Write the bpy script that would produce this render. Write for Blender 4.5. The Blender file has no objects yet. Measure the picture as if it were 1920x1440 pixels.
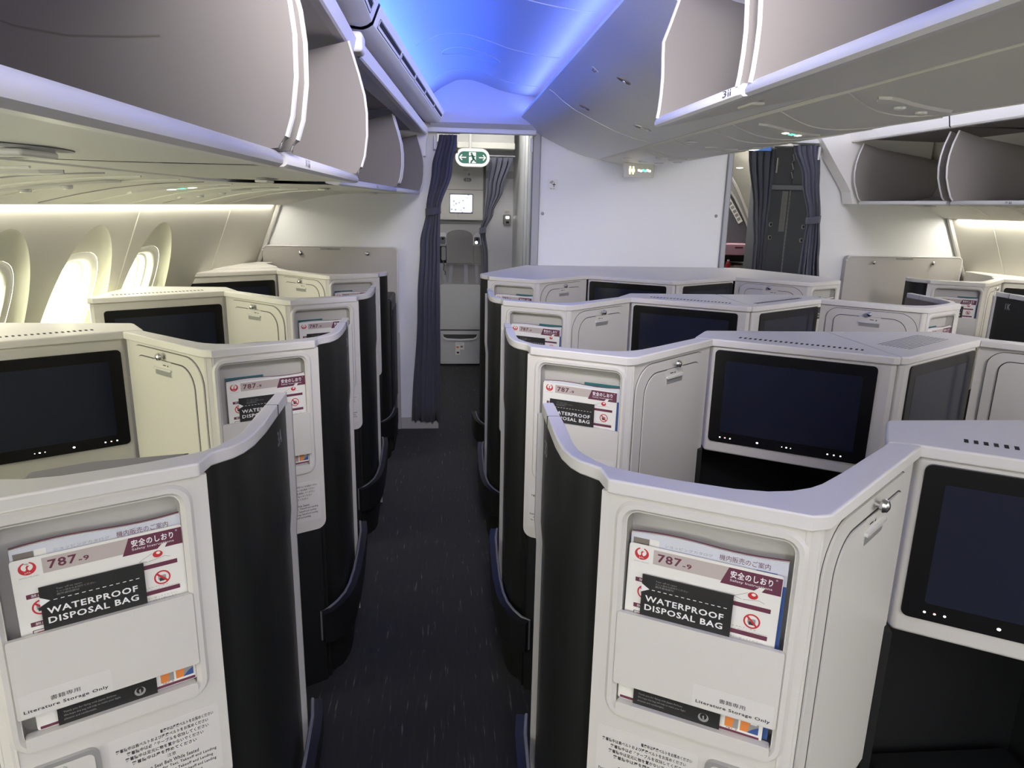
import bpy, bmesh, math, random
from math import pi, sin, cos, radians, hypot, atan2
from mathutils import Vector, Matrix
from mathutils.geometry import tessellate_polygon

random.seed(7)
SC = bpy.context.scene
COL = SC.collection
ZC = 1.63            # eye height above the carpet; measured heights below are relative to the eye

# ------------------------------------------------------------------ camera
def cam_setup():
    f, th, yaw, roll = 1331.0, radians(14.22), radians(5.50), radians(1.22)
    fwd = Vector((sin(yaw) * cos(th), cos(yaw) * cos(th), -sin(th)))
    r0 = Vector((cos(yaw), -sin(yaw), 0))
    d0 = fwd.cross(r0)
    r = cos(roll) * r0 - sin(roll) * d0
    d = sin(roll) * r0 + cos(roll) * d0
    cd = bpy.data.cameras.new('camera')
    cd.sensor_fit = 'HORIZONTAL'
    cd.sensor_width = 36.0
    cd.lens = 36.0 * f / 1920.0
    cd.clip_start = 0.02
    co = bpy.data.objects.new('camera', cd)
    COL.objects.link(co)
    up = -d
    m = Matrix(((r.x, up.x, -fwd.x, 0), (r.y, up.y, -fwd.y, 0), (r.z, up.z, -fwd.z, ZC), (0, 0, 0, 1)))
    co.matrix_world = m
    SC.camera = co
cam_setup()

# ------------------------------------------------------------------ world, exposure, large lights
vs = SC.view_settings
vs.view_transform = 'Standard'
vs.look = 'None'
vs.gamma = 1.0
vs.use_curve_mapping = False
vs.exposure = 0.84
SC.cycles.max_bounces = 10
SC.cycles.diffuse_bounces = 6
SC.cycles.sample_clamp_indirect = 6.0
SC.cycles.caustics_reflective = False
SC.cycles.caustics_refractive = False

w = bpy.data.worlds.new('daylight')
SC.world = w
w.use_nodes = True
bg = w.node_tree.nodes['Background']
bg.inputs[0].default_value = (1.0, 1.0, 0.74, 1)
bg.inputs[1].default_value = 10.0

def area(name, p0, p1, direction, width, power, color, spread=180.0):
    """a long lamp from p0 to p1 shining along direction"""
    p0, p1 = Vector(p0), Vector(p1)
    l = bpy.data.lights.new(name, 'AREA')
    l.shape = 'RECTANGLE'
    l.size = width
    l.size_y = (p1 - p0).length
    l.energy = power
    l.color = color
    l.spread = radians(spread)
    o = bpy.data.objects.new(name, l)
    COL.objects.link(o)
    y = (p1 - p0).normalized()
    z = -Vector(direction)
    z = (z - y * z.dot(y)).normalized()
    x = y.cross(z)
    c = (p0 + p1) / 2
    o.matrix_world = Matrix(((x.x, y.x, z.x, c.x), (x.y, y.y, z.y, c.y), (x.z, y.z, z.z, c.z), (0, 0, 0, 1)))
    return o

# LED strips in the ceiling coves of the near aisle (left deep blue, right pale), and of the far aisle
BLUE = (0.02, 0.12, 1.0)
PALE = (0.07, 0.18, 1.0)
CZ = ZC + .600
area('cove_light', (-.305, -6.8, CZ), (-.305, 2.38, CZ), (.35, 0, .9), .03, 26, BLUE)
area('cove_light', (-.300, 2.42, CZ), (-.135, 4.84, CZ), (.35, 0, .9), .03, 13, BLUE)
area('cove_light', (.575, -6.8, CZ + .008), (.575, 4.96, CZ + .008), (-.85, 0, .5), .02, 15, PALE, 140)
area('cove_glow', (.545, -6.8, CZ + .004), (.545, 4.96, CZ + .004), (-.30, 0, .95), .02, 1.3, (1.0, .80, .66))
area('cove_glow', (.540, -6.8, CZ - .002), (.540, 4.9, CZ - .002), (-1, 0, -.03), .012, 2.5, (1.0, .95, .93), 60)  # extra strip added to whiten the left valance
area('cove_light', (2.156, -6.8, CZ + .008), (2.156, 4.96, CZ + .008), (.40, 0, .9), .03, 40, (.85, .85, 1.0))
area('cove_light', (2.85, -6.8, CZ + .04), (2.85, 4.96, CZ + .04), (-.35, 0, .9), .03, 18, (.85, .85, 1.0))
# warm wash lights over the side walls
WARM = (1.0, 0.95, 0.82)
area('wall_wash_light', (-1.563, -6.8, ZC - .032), (-1.563, 2.28, ZC - .032), (.05, 0, -1), .02, 15, WARM)
area('wall_wash_light', (-1.563, 2.32, ZC - .032), (-1.135, 5.0, ZC - .032), (.05, 0, -1), .02, 5.5, WARM)
area('wall_wash_light', (4.145, 2.32, ZC - .042), (3.715, 5.0, ZC - .042), (-.05, 0, -1), .02, 9, WARM)
# added overhead fill lamps out of view, above and behind the camera
for lx in (.15, 2.53):
    area('cabin_fill', (lx, -6.6, ZC + .62), (lx, .1, ZC + .62), (0, .10, -1), .46, 42, (1.0, .95, .90))
    area('cabin_fill', (lx - .2, .55, ZC + .64), (lx + .2, .55, ZC + .64), (0, 1.0, -.28), .30, 5.5, (1.0, .95, .97), 84)
# added fill strips inside the solid side walls, imitating unseen window daylight
area('side_fill', (-1.62, -6.4, 1.14), (-1.62, .6, 1.14), (1, .15, .22), .38, 29, (1.0, 1.0, .90))
area('side_fill', (4.20, -6.4, 1.14), (4.20, 1.2, 1.14), (-1, .2, .22), .38, 36, (1.0, 1.0, .95))
# entry area and galley lamps beyond the curtains
area('entry_lamp', (-.05, 5.6, 2.56), (.45, 5.6, 2.56), (0, .8, -1), .4, 10, (1.0, .97, .92))
area('galley_lamp', (2.25, 5.35, 2.50), (2.6, 5.35, 2.50), (0, .8, -1), .2, 3.5, (1.0, .97, .95))  # added lamp that brightens the front of the storage panels
area('galley_lamp', (2.6, 6.6, 2.42), (2.6, 7.1, 2.42), (0, 0, -1), .5, 24.0, (1.0, .95, .85))

# ------------------------------------------------------------------ materials
def mat(name, col, rough=.5, metal=0., spec=.5, emit=None, es=0., bump=0., bscale=200., vary=0., sheen=0.):
    m = bpy.data.materials.new(name)
    m.use_nodes = True
    nt = m.node_tree
    b = nt.nodes['Principled BSDF']
    b.inputs['Base Color'].default_value = (*col, 1)
    b.inputs['Roughness'].default_value = rough
    b.inputs['Metallic'].default_value = metal
    b.inputs['Specular IOR Level'].default_value = spec
    if sheen:
        b.inputs['Sheen Weight'].default_value = sheen
    if emit:
        b.inputs['Emission Color'].default_value = (*emit, 1)
        b.inputs['Emission Strength'].default_value = es
    if bump or vary:
        tc = nt.nodes.new('ShaderNodeTexCoord')
        n = nt.nodes.new('ShaderNodeTexNoise')
        n.inputs['Scale'].default_value = bscale
        n.inputs['Detail'].default_value = 3
        nt.links.new(tc.outputs['Object'], n.inputs['Vector'])
        if bump:
            bp = nt.nodes.new('ShaderNodeBump')
            bp.inputs['Strength'].default_value = bump
            bp.inputs['Distance'].default_value = .002
            nt.links.new(n.outputs['Fac'], bp.inputs['Height'])
            nt.links.new(bp.outputs['Normal'], b.inputs['Normal'])
        if vary:
            mp = nt.nodes.new('ShaderNodeMapRange')
            mp.inputs[3].default_value = rough - vary
            mp.inputs[4].default_value = rough + vary
            nt.links.new(n.outputs['Fac'], mp.inputs[0])
            nt.links.new(mp.outputs[0], b.inputs['Roughness'])
    return m

M = {}
M['shell'] = mat('shell_plastic', (.66, .64, .60), .42, bump=.05, bscale=900, vary=.04)
M['cap'] = mat('cap_plastic', (.70, .68, .65), .40, bump=.04, bscale=900, vary=.04)
M['seam'] = mat('seam_shadow_gap', (.05, .05, .05), .7)
M['pocket'] = mat('pocket_liner', (.52, .51, .48), .6, bump=.05, bscale=700)
M['wing'] = mat('dark_laminate', (.0115, .0125, .012), .46, bump=.08, bscale=600)
M['base'] = mat('black_kick_panel', (.007, .008, .009), .55, bump=.1, bscale=500)
M['lining'] = mat('taupe_lining', (.20, .175, .15), .75, bump=.2, bscale=500)
M['edge'] = mat('pale_edge_trim', (.55, .54, .52), .35)
M['bumper'] = mat('grey_bumper', (.010, .010, .011), .42)
M['rim'] = mat('bumper_rim', (.17, .17, .19), .35)
M['bezel'] = mat('gloss_black', (.006, .006, .007), .22, spec=.5)
M['screen'] = mat('dark_display', (.014, .017, .032), .13, spec=.6)
M['chrome'] = mat('brushed_chrome', (.75, .75, .75), .22, metal=1.)
M['silver'] = mat('silver_plastic', (.45, .45, .44), .35, metal=.4)
M['led'] = mat('white_indicator', (.8, .8, .8), .4, emit=(1, 1, 1), es=3.)
M['ledred'] = mat('red_indicator', (.8, .5, .5), .4, emit=(1, .45, .4), es=2.)
M['ledgreen'] = mat('green_indicator', (.2, .8, .3), .4, emit=(.25, 1, .4), es=5.)
M['ink'] = mat('dark_ink', (.035, .035, .04), .7)
M['greyink'] = mat('grey_ink', (.30, .30, .30), .7)
M['white_ink'] = mat('white_ink', (.85, .85, .85), .6)
M['paper'] = mat('white_paper', (.80, .79, .74), .55)
M['bag'] = mat('black_bag_film', (.018, .018, .018), .5, bump=.15, bscale=120)
M['maroon'] = mat('maroon_ink', (.13, .03, .06), .6)
M['tan'] = mat('tan_ink', (.50, .44, .41), .6)
M['red'] = mat('red_ink', (.55, .03, .04), .55)
M['orange'] = mat('orange_ink', (.75, .24, .05), .6)
M['blue'] = mat('blue_ink', (.04, .10, .30), .5)
M['sky'] = mat('pale_blue_cover', (.64, .66, .72), .45)
M['teal'] = mat('teal_cover', (.02, .13, .14), .5)
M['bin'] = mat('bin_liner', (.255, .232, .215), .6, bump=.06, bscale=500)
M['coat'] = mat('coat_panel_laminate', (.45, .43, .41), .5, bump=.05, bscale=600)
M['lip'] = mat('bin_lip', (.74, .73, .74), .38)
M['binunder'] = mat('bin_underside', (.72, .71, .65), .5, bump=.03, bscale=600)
M['psu'] = mat('service_panel', (.72, .71, .65), .5, bump=.03, bscale=600)
M['trimwhite'] = mat('white_trim', (.90, .88, .85), .4)
M['black'] = mat('shadow_black', (.004, .004, .005), .8)
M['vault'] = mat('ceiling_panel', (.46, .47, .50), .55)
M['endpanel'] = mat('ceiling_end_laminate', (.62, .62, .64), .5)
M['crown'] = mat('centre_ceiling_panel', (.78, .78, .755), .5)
M['wall'] = mat('side_wall_panel', (.64, .62, .55), .5, bump=.03, bscale=500)
M['bowl'] = mat('window_reveal', (.62, .61, .53), .5)
M['bulk'] = mat('bulkhead_panel', (.82, .83, .84), .45, bump=.02, bscale=500)
M['post'] = mat('grey_post', (.30, .31, .34), .4, metal=.3)
M['fabric'] = mat('curtain_fabric', (.085, .088, .125), .9, bump=.4, bscale=1500, sheen=.2)
M['grey'] = mat('grey_laminate', (.50, .50, .49), .5)
M['midgrey'] = mat('mid_grey_vinyl', (.27, .26, .255), .6, bump=.1, bscale=400)
M['darkgrey'] = mat('dark_grey_laminate', (.11, .115, .135), .45)
M['pink'] = mat('pink_plastic', (.62, .36, .46), .5)
M['redplastic'] = mat('red_plastic', (.45, .01, .02), .35)
M['signgreen'] = mat('exit_green', (.004, .07, .05), .4, emit=(.01, .20, .12), es=.10)
M['signwhite'] = mat('exit_white', (.66, .68, .66), .5, emit=(1, 1, .96), es=.06)
M['lit'] = mat('lit_symbol', (.9, .9, .9), .4, emit=(1, 1, .95), es=2.2)
M['litgreen'] = mat('lit_green_symbol', (.1, .8, .5), .4, emit=(.1, 1, .55), es=1.6)
M['litwarm'] = mat('lit_warm_symbol', (.9, .8, .5), .4, emit=(1, .85, .45), es=1.8)
M['lens'] = mat('lamp_lens', (.70, .70, .68), .2)
M['lamp'] = mat('lamp_glow', (.9, .9, .9), .4, emit=(1, .98, .92), es=3.)
M['navy'] = mat('navy_ink', (.03, .04, .09), .6)

def display_mat():
    m = mat('map_display', (.06, .06, .07), .3)
    nt = m.node_tree
    b = nt.nodes['Principled BSDF']
    tc = nt.nodes.new('ShaderNodeTexCoord')
    v = nt.nodes.new('ShaderNodeTexVoronoi')
    v.inputs['Scale'].default_value = 30
    r = nt.nodes.new('ShaderNodeValToRGB')
    r.color_ramp.elements[0].position = .12
    r.color_ramp.elements[0].color = (.22, .22, .34, 1)
    r.color_ramp.elements[1].position = .3
    r.color_ramp.elements[1].color = (.80, .82, .95, 1)
    nt.links.new(tc.outputs['Object'], v.inputs['Vector'])
    nt.links.new(v.outputs['Distance'], r.inputs[0])
    nt.links.new(r.outputs[0], b.inputs['Emission Color'])
    b.inputs['Emission Strength'].default_value = .62
    return m
M['map'] = display_mat()

def carpet_mat():
    m = mat('aisle_carpet', (.012, .012, .013), .95, sheen=.1)
    nt = m.node_tree
    b = nt.nodes['Principled BSDF']
    tc = nt.nodes.new('ShaderNodeTexCoord')
    mp = nt.nodes.new('ShaderNodeMapping')
    mp.inputs['Scale'].default_value = (95, 7, 1)
    n = nt.nodes.new('ShaderNodeTexNoise')
    n.inputs['Scale'].default_value = 1.0
    n.inputs['Detail'].default_value = 2
    n.inputs['Roughness'].default_value = .55
    r = nt.nodes.new('ShaderNodeValToRGB')
    e = r.color_ramp.elements
    e[0].position = .52
    e[0].color = (.0085, .0082, .009, 1)
    e[1].position = .73
    e[1].color = (.16, .125, .10, 1)
    x = e.new(.66)
    x.color = (.017, .0158, .0158, 1)
    n2 = nt.nodes.new('ShaderNodeTexNoise')
    n2.inputs['Scale'].default_value = 900
    bp = nt.nodes.new('ShaderNodeBump')
    bp.inputs['Strength'].default_value = .6
    bp.inputs['Distance'].default_value = .003
    nt.links.new(tc.outputs['Object'], mp.inputs[0])
    nt.links.new(mp.outputs[0], n.inputs['Vector'])
    nt.links.new(n.outputs['Fac'], r.inputs[0])
    nt.links.new(r.outputs[0], b.inputs['Base Color'])
    nt.links.new(tc.outputs['Object'], n2.inputs['Vector'])
    nt.links.new(n2.outputs['Fac'], bp.inputs['Height'])
    nt.links.new(bp.outputs['Normal'], b.inputs['Normal'])
    return m
M['carpet'] = carpet_mat()

def glass_mat():
    m = bpy.data.materials.new('window_pane')
    m.use_nodes = True
    nt = m.node_tree
    nt.nodes.clear()
    o = nt.nodes.new('ShaderNodeOutputMaterial')
    t = nt.nodes.new('ShaderNodeBsdfTransparent')
    t.inputs[0].default_value = (.93, .95, .88, 1)
    g = nt.nodes.new('ShaderNodeBsdfGlossy')
    g.inputs['Roughness'].default_value = .05
    mx = nt.nodes.new('ShaderNodeMixShader')
    mx.inputs[0].default_value = .05
    nt.links.new(t.outputs[0], mx.inputs[1])
    nt.links.new(g.outputs[0], mx.inputs[2])
    nt.links.new(mx.outputs[0], o.inputs[0])
    return m
M['pane'] = glass_mat()

# ------------------------------------------------------------------ mesh helpers
class Fr:
    """A standing face: origin (x, y), horizontal direction u, outward normal n (towards the viewer); heights relative to the eye."""
    def __init__(s, o, u, n=None):
        L = hypot(*u)
        s.o = o
        s.u = (u[0] / L, u[1] / L)
        s.n = n if n else (s.u[1], -s.u[0])
        s.L = L
    def P(s, u, z, d=0.):
        return (s.o[0] + s.u[0] * u + s.n[0] * d, s.o[1] + s.u[1] * u + s.n[1] * d, z + ZC)
CARD = Fr((0, 0), (1, 0))
CARD.P = lambda u, z, d=0.: (u, -d, z)

_tc = {}
def text_geo(s, bold=False):
    key = (s, bold)
    if key not in _tc:
        c = bpy.data.curves.new('t', 'FONT')
        c.body = s
        c.resolution_u = 2
        if bold:
            c.offset = .022
            c.space_character = 1.12
        o = bpy.data.objects.new('t', c)
        COL.objects.link(o)
        dg = bpy.context.evaluated_depsgraph_get()
        me = bpy.data.meshes.new_from_object(o.evaluated_get(dg))
        v = [(p.co.x, p.co.y) for p in me.vertices]
        f = [tuple(p.vertices) for p in me.polygons]
        bpy.data.objects.remove(o)
        bpy.data.curves.remove(c)
        bpy.data.meshes.remove(me)
        if not v:
            v = [(0, 0), (1, 0), (1, 1)]
            f = []
        x0 = min(p[0] for p in v)
        x1 = max(p[0] for p in v)
        y0 = min(p[1] for p in v)
        y1 = max(p[1] for p in v)
        _tc[key] = ([((p[0] - x0) / max(x1 - x0, 1e-6), (p[1] - y0) / max(y1 - y0, 1e-6)) for p in v], f)
    return _tc[key]

def rrect(u0, u1, z0, z1, r, n=5, corners=(1, 1, 1, 1)):
    """rounded rectangle, counter-clockwise; corners: bottom-left, bottom-right, top-right, top-left"""
    out = []
    for k, (cu, cz, a) in enumerate(((u0, z0, pi), (u1, z0, 1.5 * pi), (u1, z1, 0), (u0, z1, .5 * pi))):
        if not corners[k]:
            out.append((cu, cz))
            continue
        su = 1 if cu == u0 else -1
        sz = 1 if cz == z0 else -1
        for i in range(n + 1):
            t = a + i / n * pi / 2
            out.append((cu + su * r + r * cos(t), cz + sz * r + r * sin(t)))
    return out

def ell(cu, cz, ru, rz, n=24):
    return [(cu + ru * cos(2 * pi * i / n), cz + rz * sin(2 * pi * i / n)) for i in range(n)]

class MB:
    def __init__(s):
        s.v, s.f, s.m, s.mats = [], [], [], []
    def mi(s, name):
        if name not in s.mats:
            s.mats.append(name)
        return s.mats.index(name)
    def add(s, vs_, fs, m):
        b = len(s.v)
        k = s.mi(m)
        s.v += [tuple(p) for p in vs_]
        for f in fs:
            s.f.append(tuple(b + i for i in f))
            s.m.append(k)
        return s
    def box(s, x0, x1, y0, y1, z0, z1, m):
        v = [(x0, y0, z0), (x1, y0, z0), (x1, y1, z0), (x0, y1, z0), (x0, y0, z1), (x1, y0, z1), (x1, y1, z1), (x0, y1, z1)]
        return s.add(v, [(0, 3, 2, 1), (4, 5, 6, 7), (0, 1, 5, 4), (1, 2, 6, 5), (2, 3, 7, 6), (3, 0, 4, 7)], m)
    def prism(s, poly, z0, z1, m):
        n = len(poly)
        v = [(x, y, z0) for x, y in poly] + [(x, y, z1) for x, y in poly]
        tri = tessellate_polygon([[Vector((x, y, 0)) for x, y in poly]])
        f = [tuple(t) for t in tri] + [tuple(n + i for i in t) for t in tri]
        f += [(i, (i + 1) % n, n + (i + 1) % n, n + i) for i in range(n)]
        return s.add(v, f, m)
    def plate(s, fr, loop, d0, d1, m, holes=(), hole_depth=None):
        loops = [loop] + list(holes)
        flat = [p for l in loops for p in l]
        tri = tessellate_polygon([[Vector((u, z, 0)) for u, z in l] for l in loops])
        n = len(flat)
        v = [fr.P(u, z, d1) for u, z in flat]
        f = [tuple(t) for t in tri]
        if d0 is not None:
            v += [fr.P(u, z, d0) for u, z in flat]
            f += [tuple(n + i for i in reversed(t)) for t in tri]
            b = 0
            for l in loops:
                k = len(l)
                f += [(b + i, b + (i + 1) % k, n + b + (i + 1) % k, n + b + i) for i in range(k)]
                b += k
        return s.add(v, f, m)
    def ring(s, fr, outer, inner, d0, d1, m):
        """raised frame between two loops with the same number of points: up, across, down"""
        n = len(outer)
        mid = [((a[0] * .7 + b[0] * .3), (a[1] * .7 + b[1] * .3)) for a, b in zip(outer, inner)]
        mid2 = [((a[0] * .3 + b[0] * .7), (a[1] * .3 + b[1] * .7)) for a, b in zip(outer, inner)]
        v = [fr.P(*p, d0) for p in outer] + [fr.P(*p, d1) for p in mid] + [fr.P(*p, d1) for p in mid2] + [fr.P(*p, d0) for p in inner]
        f = []
        for r in range(3):
            f += [(r * n + i, r * n + (i + 1) % n, (r + 1) * n + (i + 1) % n, (r + 1) * n + i) for i in range(n)]
        return s.add(v, f, m)
    def text(s, fr, txt, u0, z0, wd, ht, d, m, bold=False):
        g, f = text_geo(txt, bold)
        return s.add([fr.P(u0 + x * wd, z0 + y * ht, d) for x, y in g], f, m)
    def loft(s, rows, m, closed=False):
        n = len(rows[0])
        v = [p for r in rows for p in r]
        f = []
        for i in range(len(rows) - 1):
            for j in range(n if closed else n - 1):
                f.append((i * n + j, i * n + (j + 1) % n, (i + 1) * n + (j + 1) % n, (i + 1) * n + j))
        return s.add(v, f, m)
    def tube(s, pts, r, m, n=8, closed=False, caps=True):
        pts = [Vector(p) for p in pts]
        rows = []
        k = len(pts)
        for i, p in enumerate(pts):
            a = pts[(i - 1) % k] if (closed or i > 0) else p
            b = pts[(i + 1) % k] if (closed or i < k - 1) else p
            t = (b - a).normalized()
            up = Vector((0, 0, 1)) if abs(t.z) < .9 else Vector((1, 0, 0))
            x = t.cross(up).normalized()
            y = x.cross(t)
            rows.append([tuple(p + x * r * cos(2 * pi * j / n) + y * r * sin(2 * pi * j / n)) for j in range(n)])
        if closed:
            rows.append(rows[0])
        s.loft(rows, m, True)
        if caps and not closed:
            s.add(rows[0], [tuple(range(n))], m)
            s.add(rows[-1], [tuple(range(n))], m)
        return s
    def lathe(s, o, axis, prof, m, n=16):
        a = Vector(axis).normalized()
        up = Vector((0, 0, 1)) if abs(a.z) < .9 else Vector((1, 0, 0))
        x = a.cross(up).normalized()
        y = a.cross(x)
        o = Vector(o)
        rows = [[tuple(o + a * h + x * r * cos(2 * pi * j / n) + y * r * sin(2 * pi * j / n)) for j in range(n)] for r, h in prof]
        return s.loft(rows, m, True)
    def build(s, name, parent=None, bevel=0., smooth=True, seg=2, thick=0., weld=True):
        me = bpy.data.meshes.new(name)
        me.from_pydata(s.v, [], s.f)
        for n_ in s.mats:
            me.materials.append(M[n_])
        for p, k in zip(me.polygons, s.m):
            p.material_index = k
        bm = bmesh.new()
        bm.from_mesh(me)
        if weld:
            bmesh.ops.remove_doubles(bm, verts=bm.verts, dist=1e-6)
        bmesh.ops.recalc_face_normals(bm, faces=bm.faces)
        bm.to_mesh(me)
        bm.free()
        if smooth:
            for p in me.polygons:
                p.use_smooth = True
            me.set_sharp_from_angle(angle=radians(32))
        o = bpy.data.objects.new(name, me)
        COL.objects.link(o)
        if parent:
            o.parent = parent
        if thick:
            md = o.modifiers.new('Solid', 'SOLIDIFY')
            md.thickness = thick
            md.offset = 0
        if bevel:
            md = o.modifiers.new('Bevel', 'BEVEL')
            md.width = bevel
            md.segments = seg
            md.limit_method = 'ANGLE'
            md.angle_limit = radians(40)
            md.harden_normals = True
        return o

def empty(name, loc=(0, 0, 0), rz=0.):
    o = bpy.data.objects.new(name, None)
    o.empty_display_size = .1
    o.location = loc
    o.rotation_euler = (0, 0, rz)
    COL.objects.link(o)
    return o

def tag(o, label, cat, group=None):
    o['label'] = label
    o['category'] = cat
    if group:
        o['group'] = group
    return o

def struct(o):
    o['kind'] = 'structure'
    return o

def copy_tree(o, parent=None, kids=None):
    if kids is None:
        kids = {}
        for x in COL.objects:
            if x.parent:
                kids.setdefault(x.parent.name, []).append(x)
    c = o.copy()
    COL.objects.link(c)
    if parent:
        c.parent = parent
    for ch in kids.get(o.name, []):
        copy_tree(ch, c, kids)
    return c

# ------------------------------------------------------------------ suites
CAPT, CAPB = -.42, -.445
W_OUT = [(-.046, .45), (-.050, .293), (-.052, .209), (-.050, .153), (-.042, .112), (-.030, .084), (-.014, .065), (-.004, .051), (-.002, .026), (0, 0)]
LIT0, LIT1, CUP0, CUP1 = (0, 0), (.262, -.152), (.293, -.147), (.627, .141)
APEX, AXIS = (1.077, -.145), 1.101
W_IN = [(-.021, .45), (-.022, .26), (-.024, .18), (-.022, .14), (-.012, .111), (.000, .083), (.014, .060), (.036, .042), (.08, .012), (.126, -.014), (.187, -.044), (.237, -.057), (.275, -.056),
        (.312, -.045), (.339, -.03), (.405, .021), (.492, .094), (.548, .14), (.571, .162)]

def offset(line, d):
    """open polyline moved to its left by d"""
    out = []
    n = len(line)
    for i, p in enumerate(line):
        a = line[max(i - 1, 0)]
        b = line[min(i + 1, n - 1)]
        def nn(q, r):
            L = hypot(r[0] - q[0], r[1] - q[1]) or 1
            return (-(r[1] - q[1]) / L, (r[0] - q[0]) / L)
        n1 = nn(a, p) if i > 0 else nn(p, b)
        n2 = nn(p, b) if i < n - 1 else n1
        x, y = n1[0] + n2[0], n1[1] + n2[1]
        L2 = (x * x + y * y) / 2 or 1
        k = d / max(L2, .6) * 1.0
        out.append((p[0] + x * k, p[1] + y * k))
    return out

def door_shape(u0, u1, z0, z1, r, cut=0., rr=None):
    """door outline: large radius r at the literature side, smaller rr at the screen side"""
    q = rr or r
    lo = [(u0, z0), (u1 - cut, z0), (u1, z0 + cut * 1.1)] if cut else [(u0, z0), (u1, z0)]
    return lo + [(u1 - q + q * cos(t), z1 - q + q * sin(t)) for t in [i * pi / 16 for i in range(9)]] + [(u0 + r + r * cos(t), z1 - r + r * sin(t)) for t in [pi / 2 + i * pi / 16 for i in range(9)]]

PLACARD = [('着席中は座席ベルトをお締めください', .44, .70), ('離着陸中は肩ベルトおよび座席ベルトをお締めください', .0, .94), ('離着陸中は必ずテーブルを収納してください', .10, .84),
           ('離着陸中は足元に物を置かないでください', .08, .80), ('離着陸中は扉を閉めてください', .14, .66)]
PLACARD_EN = [('Fasten Seat Belt While Seated', .22, .58), ('Fasten Both Seat Belts for Taxi, Takeoff and Landing', .0, .98), ('Secure and Latch Table for Takeoff and Landing', .08, .86),
              ('No Items Stored in Footwell during Takeoff and Landing', .03, .94), ('Open Door for Takeoff and Landing', .2, .62)]

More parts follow.
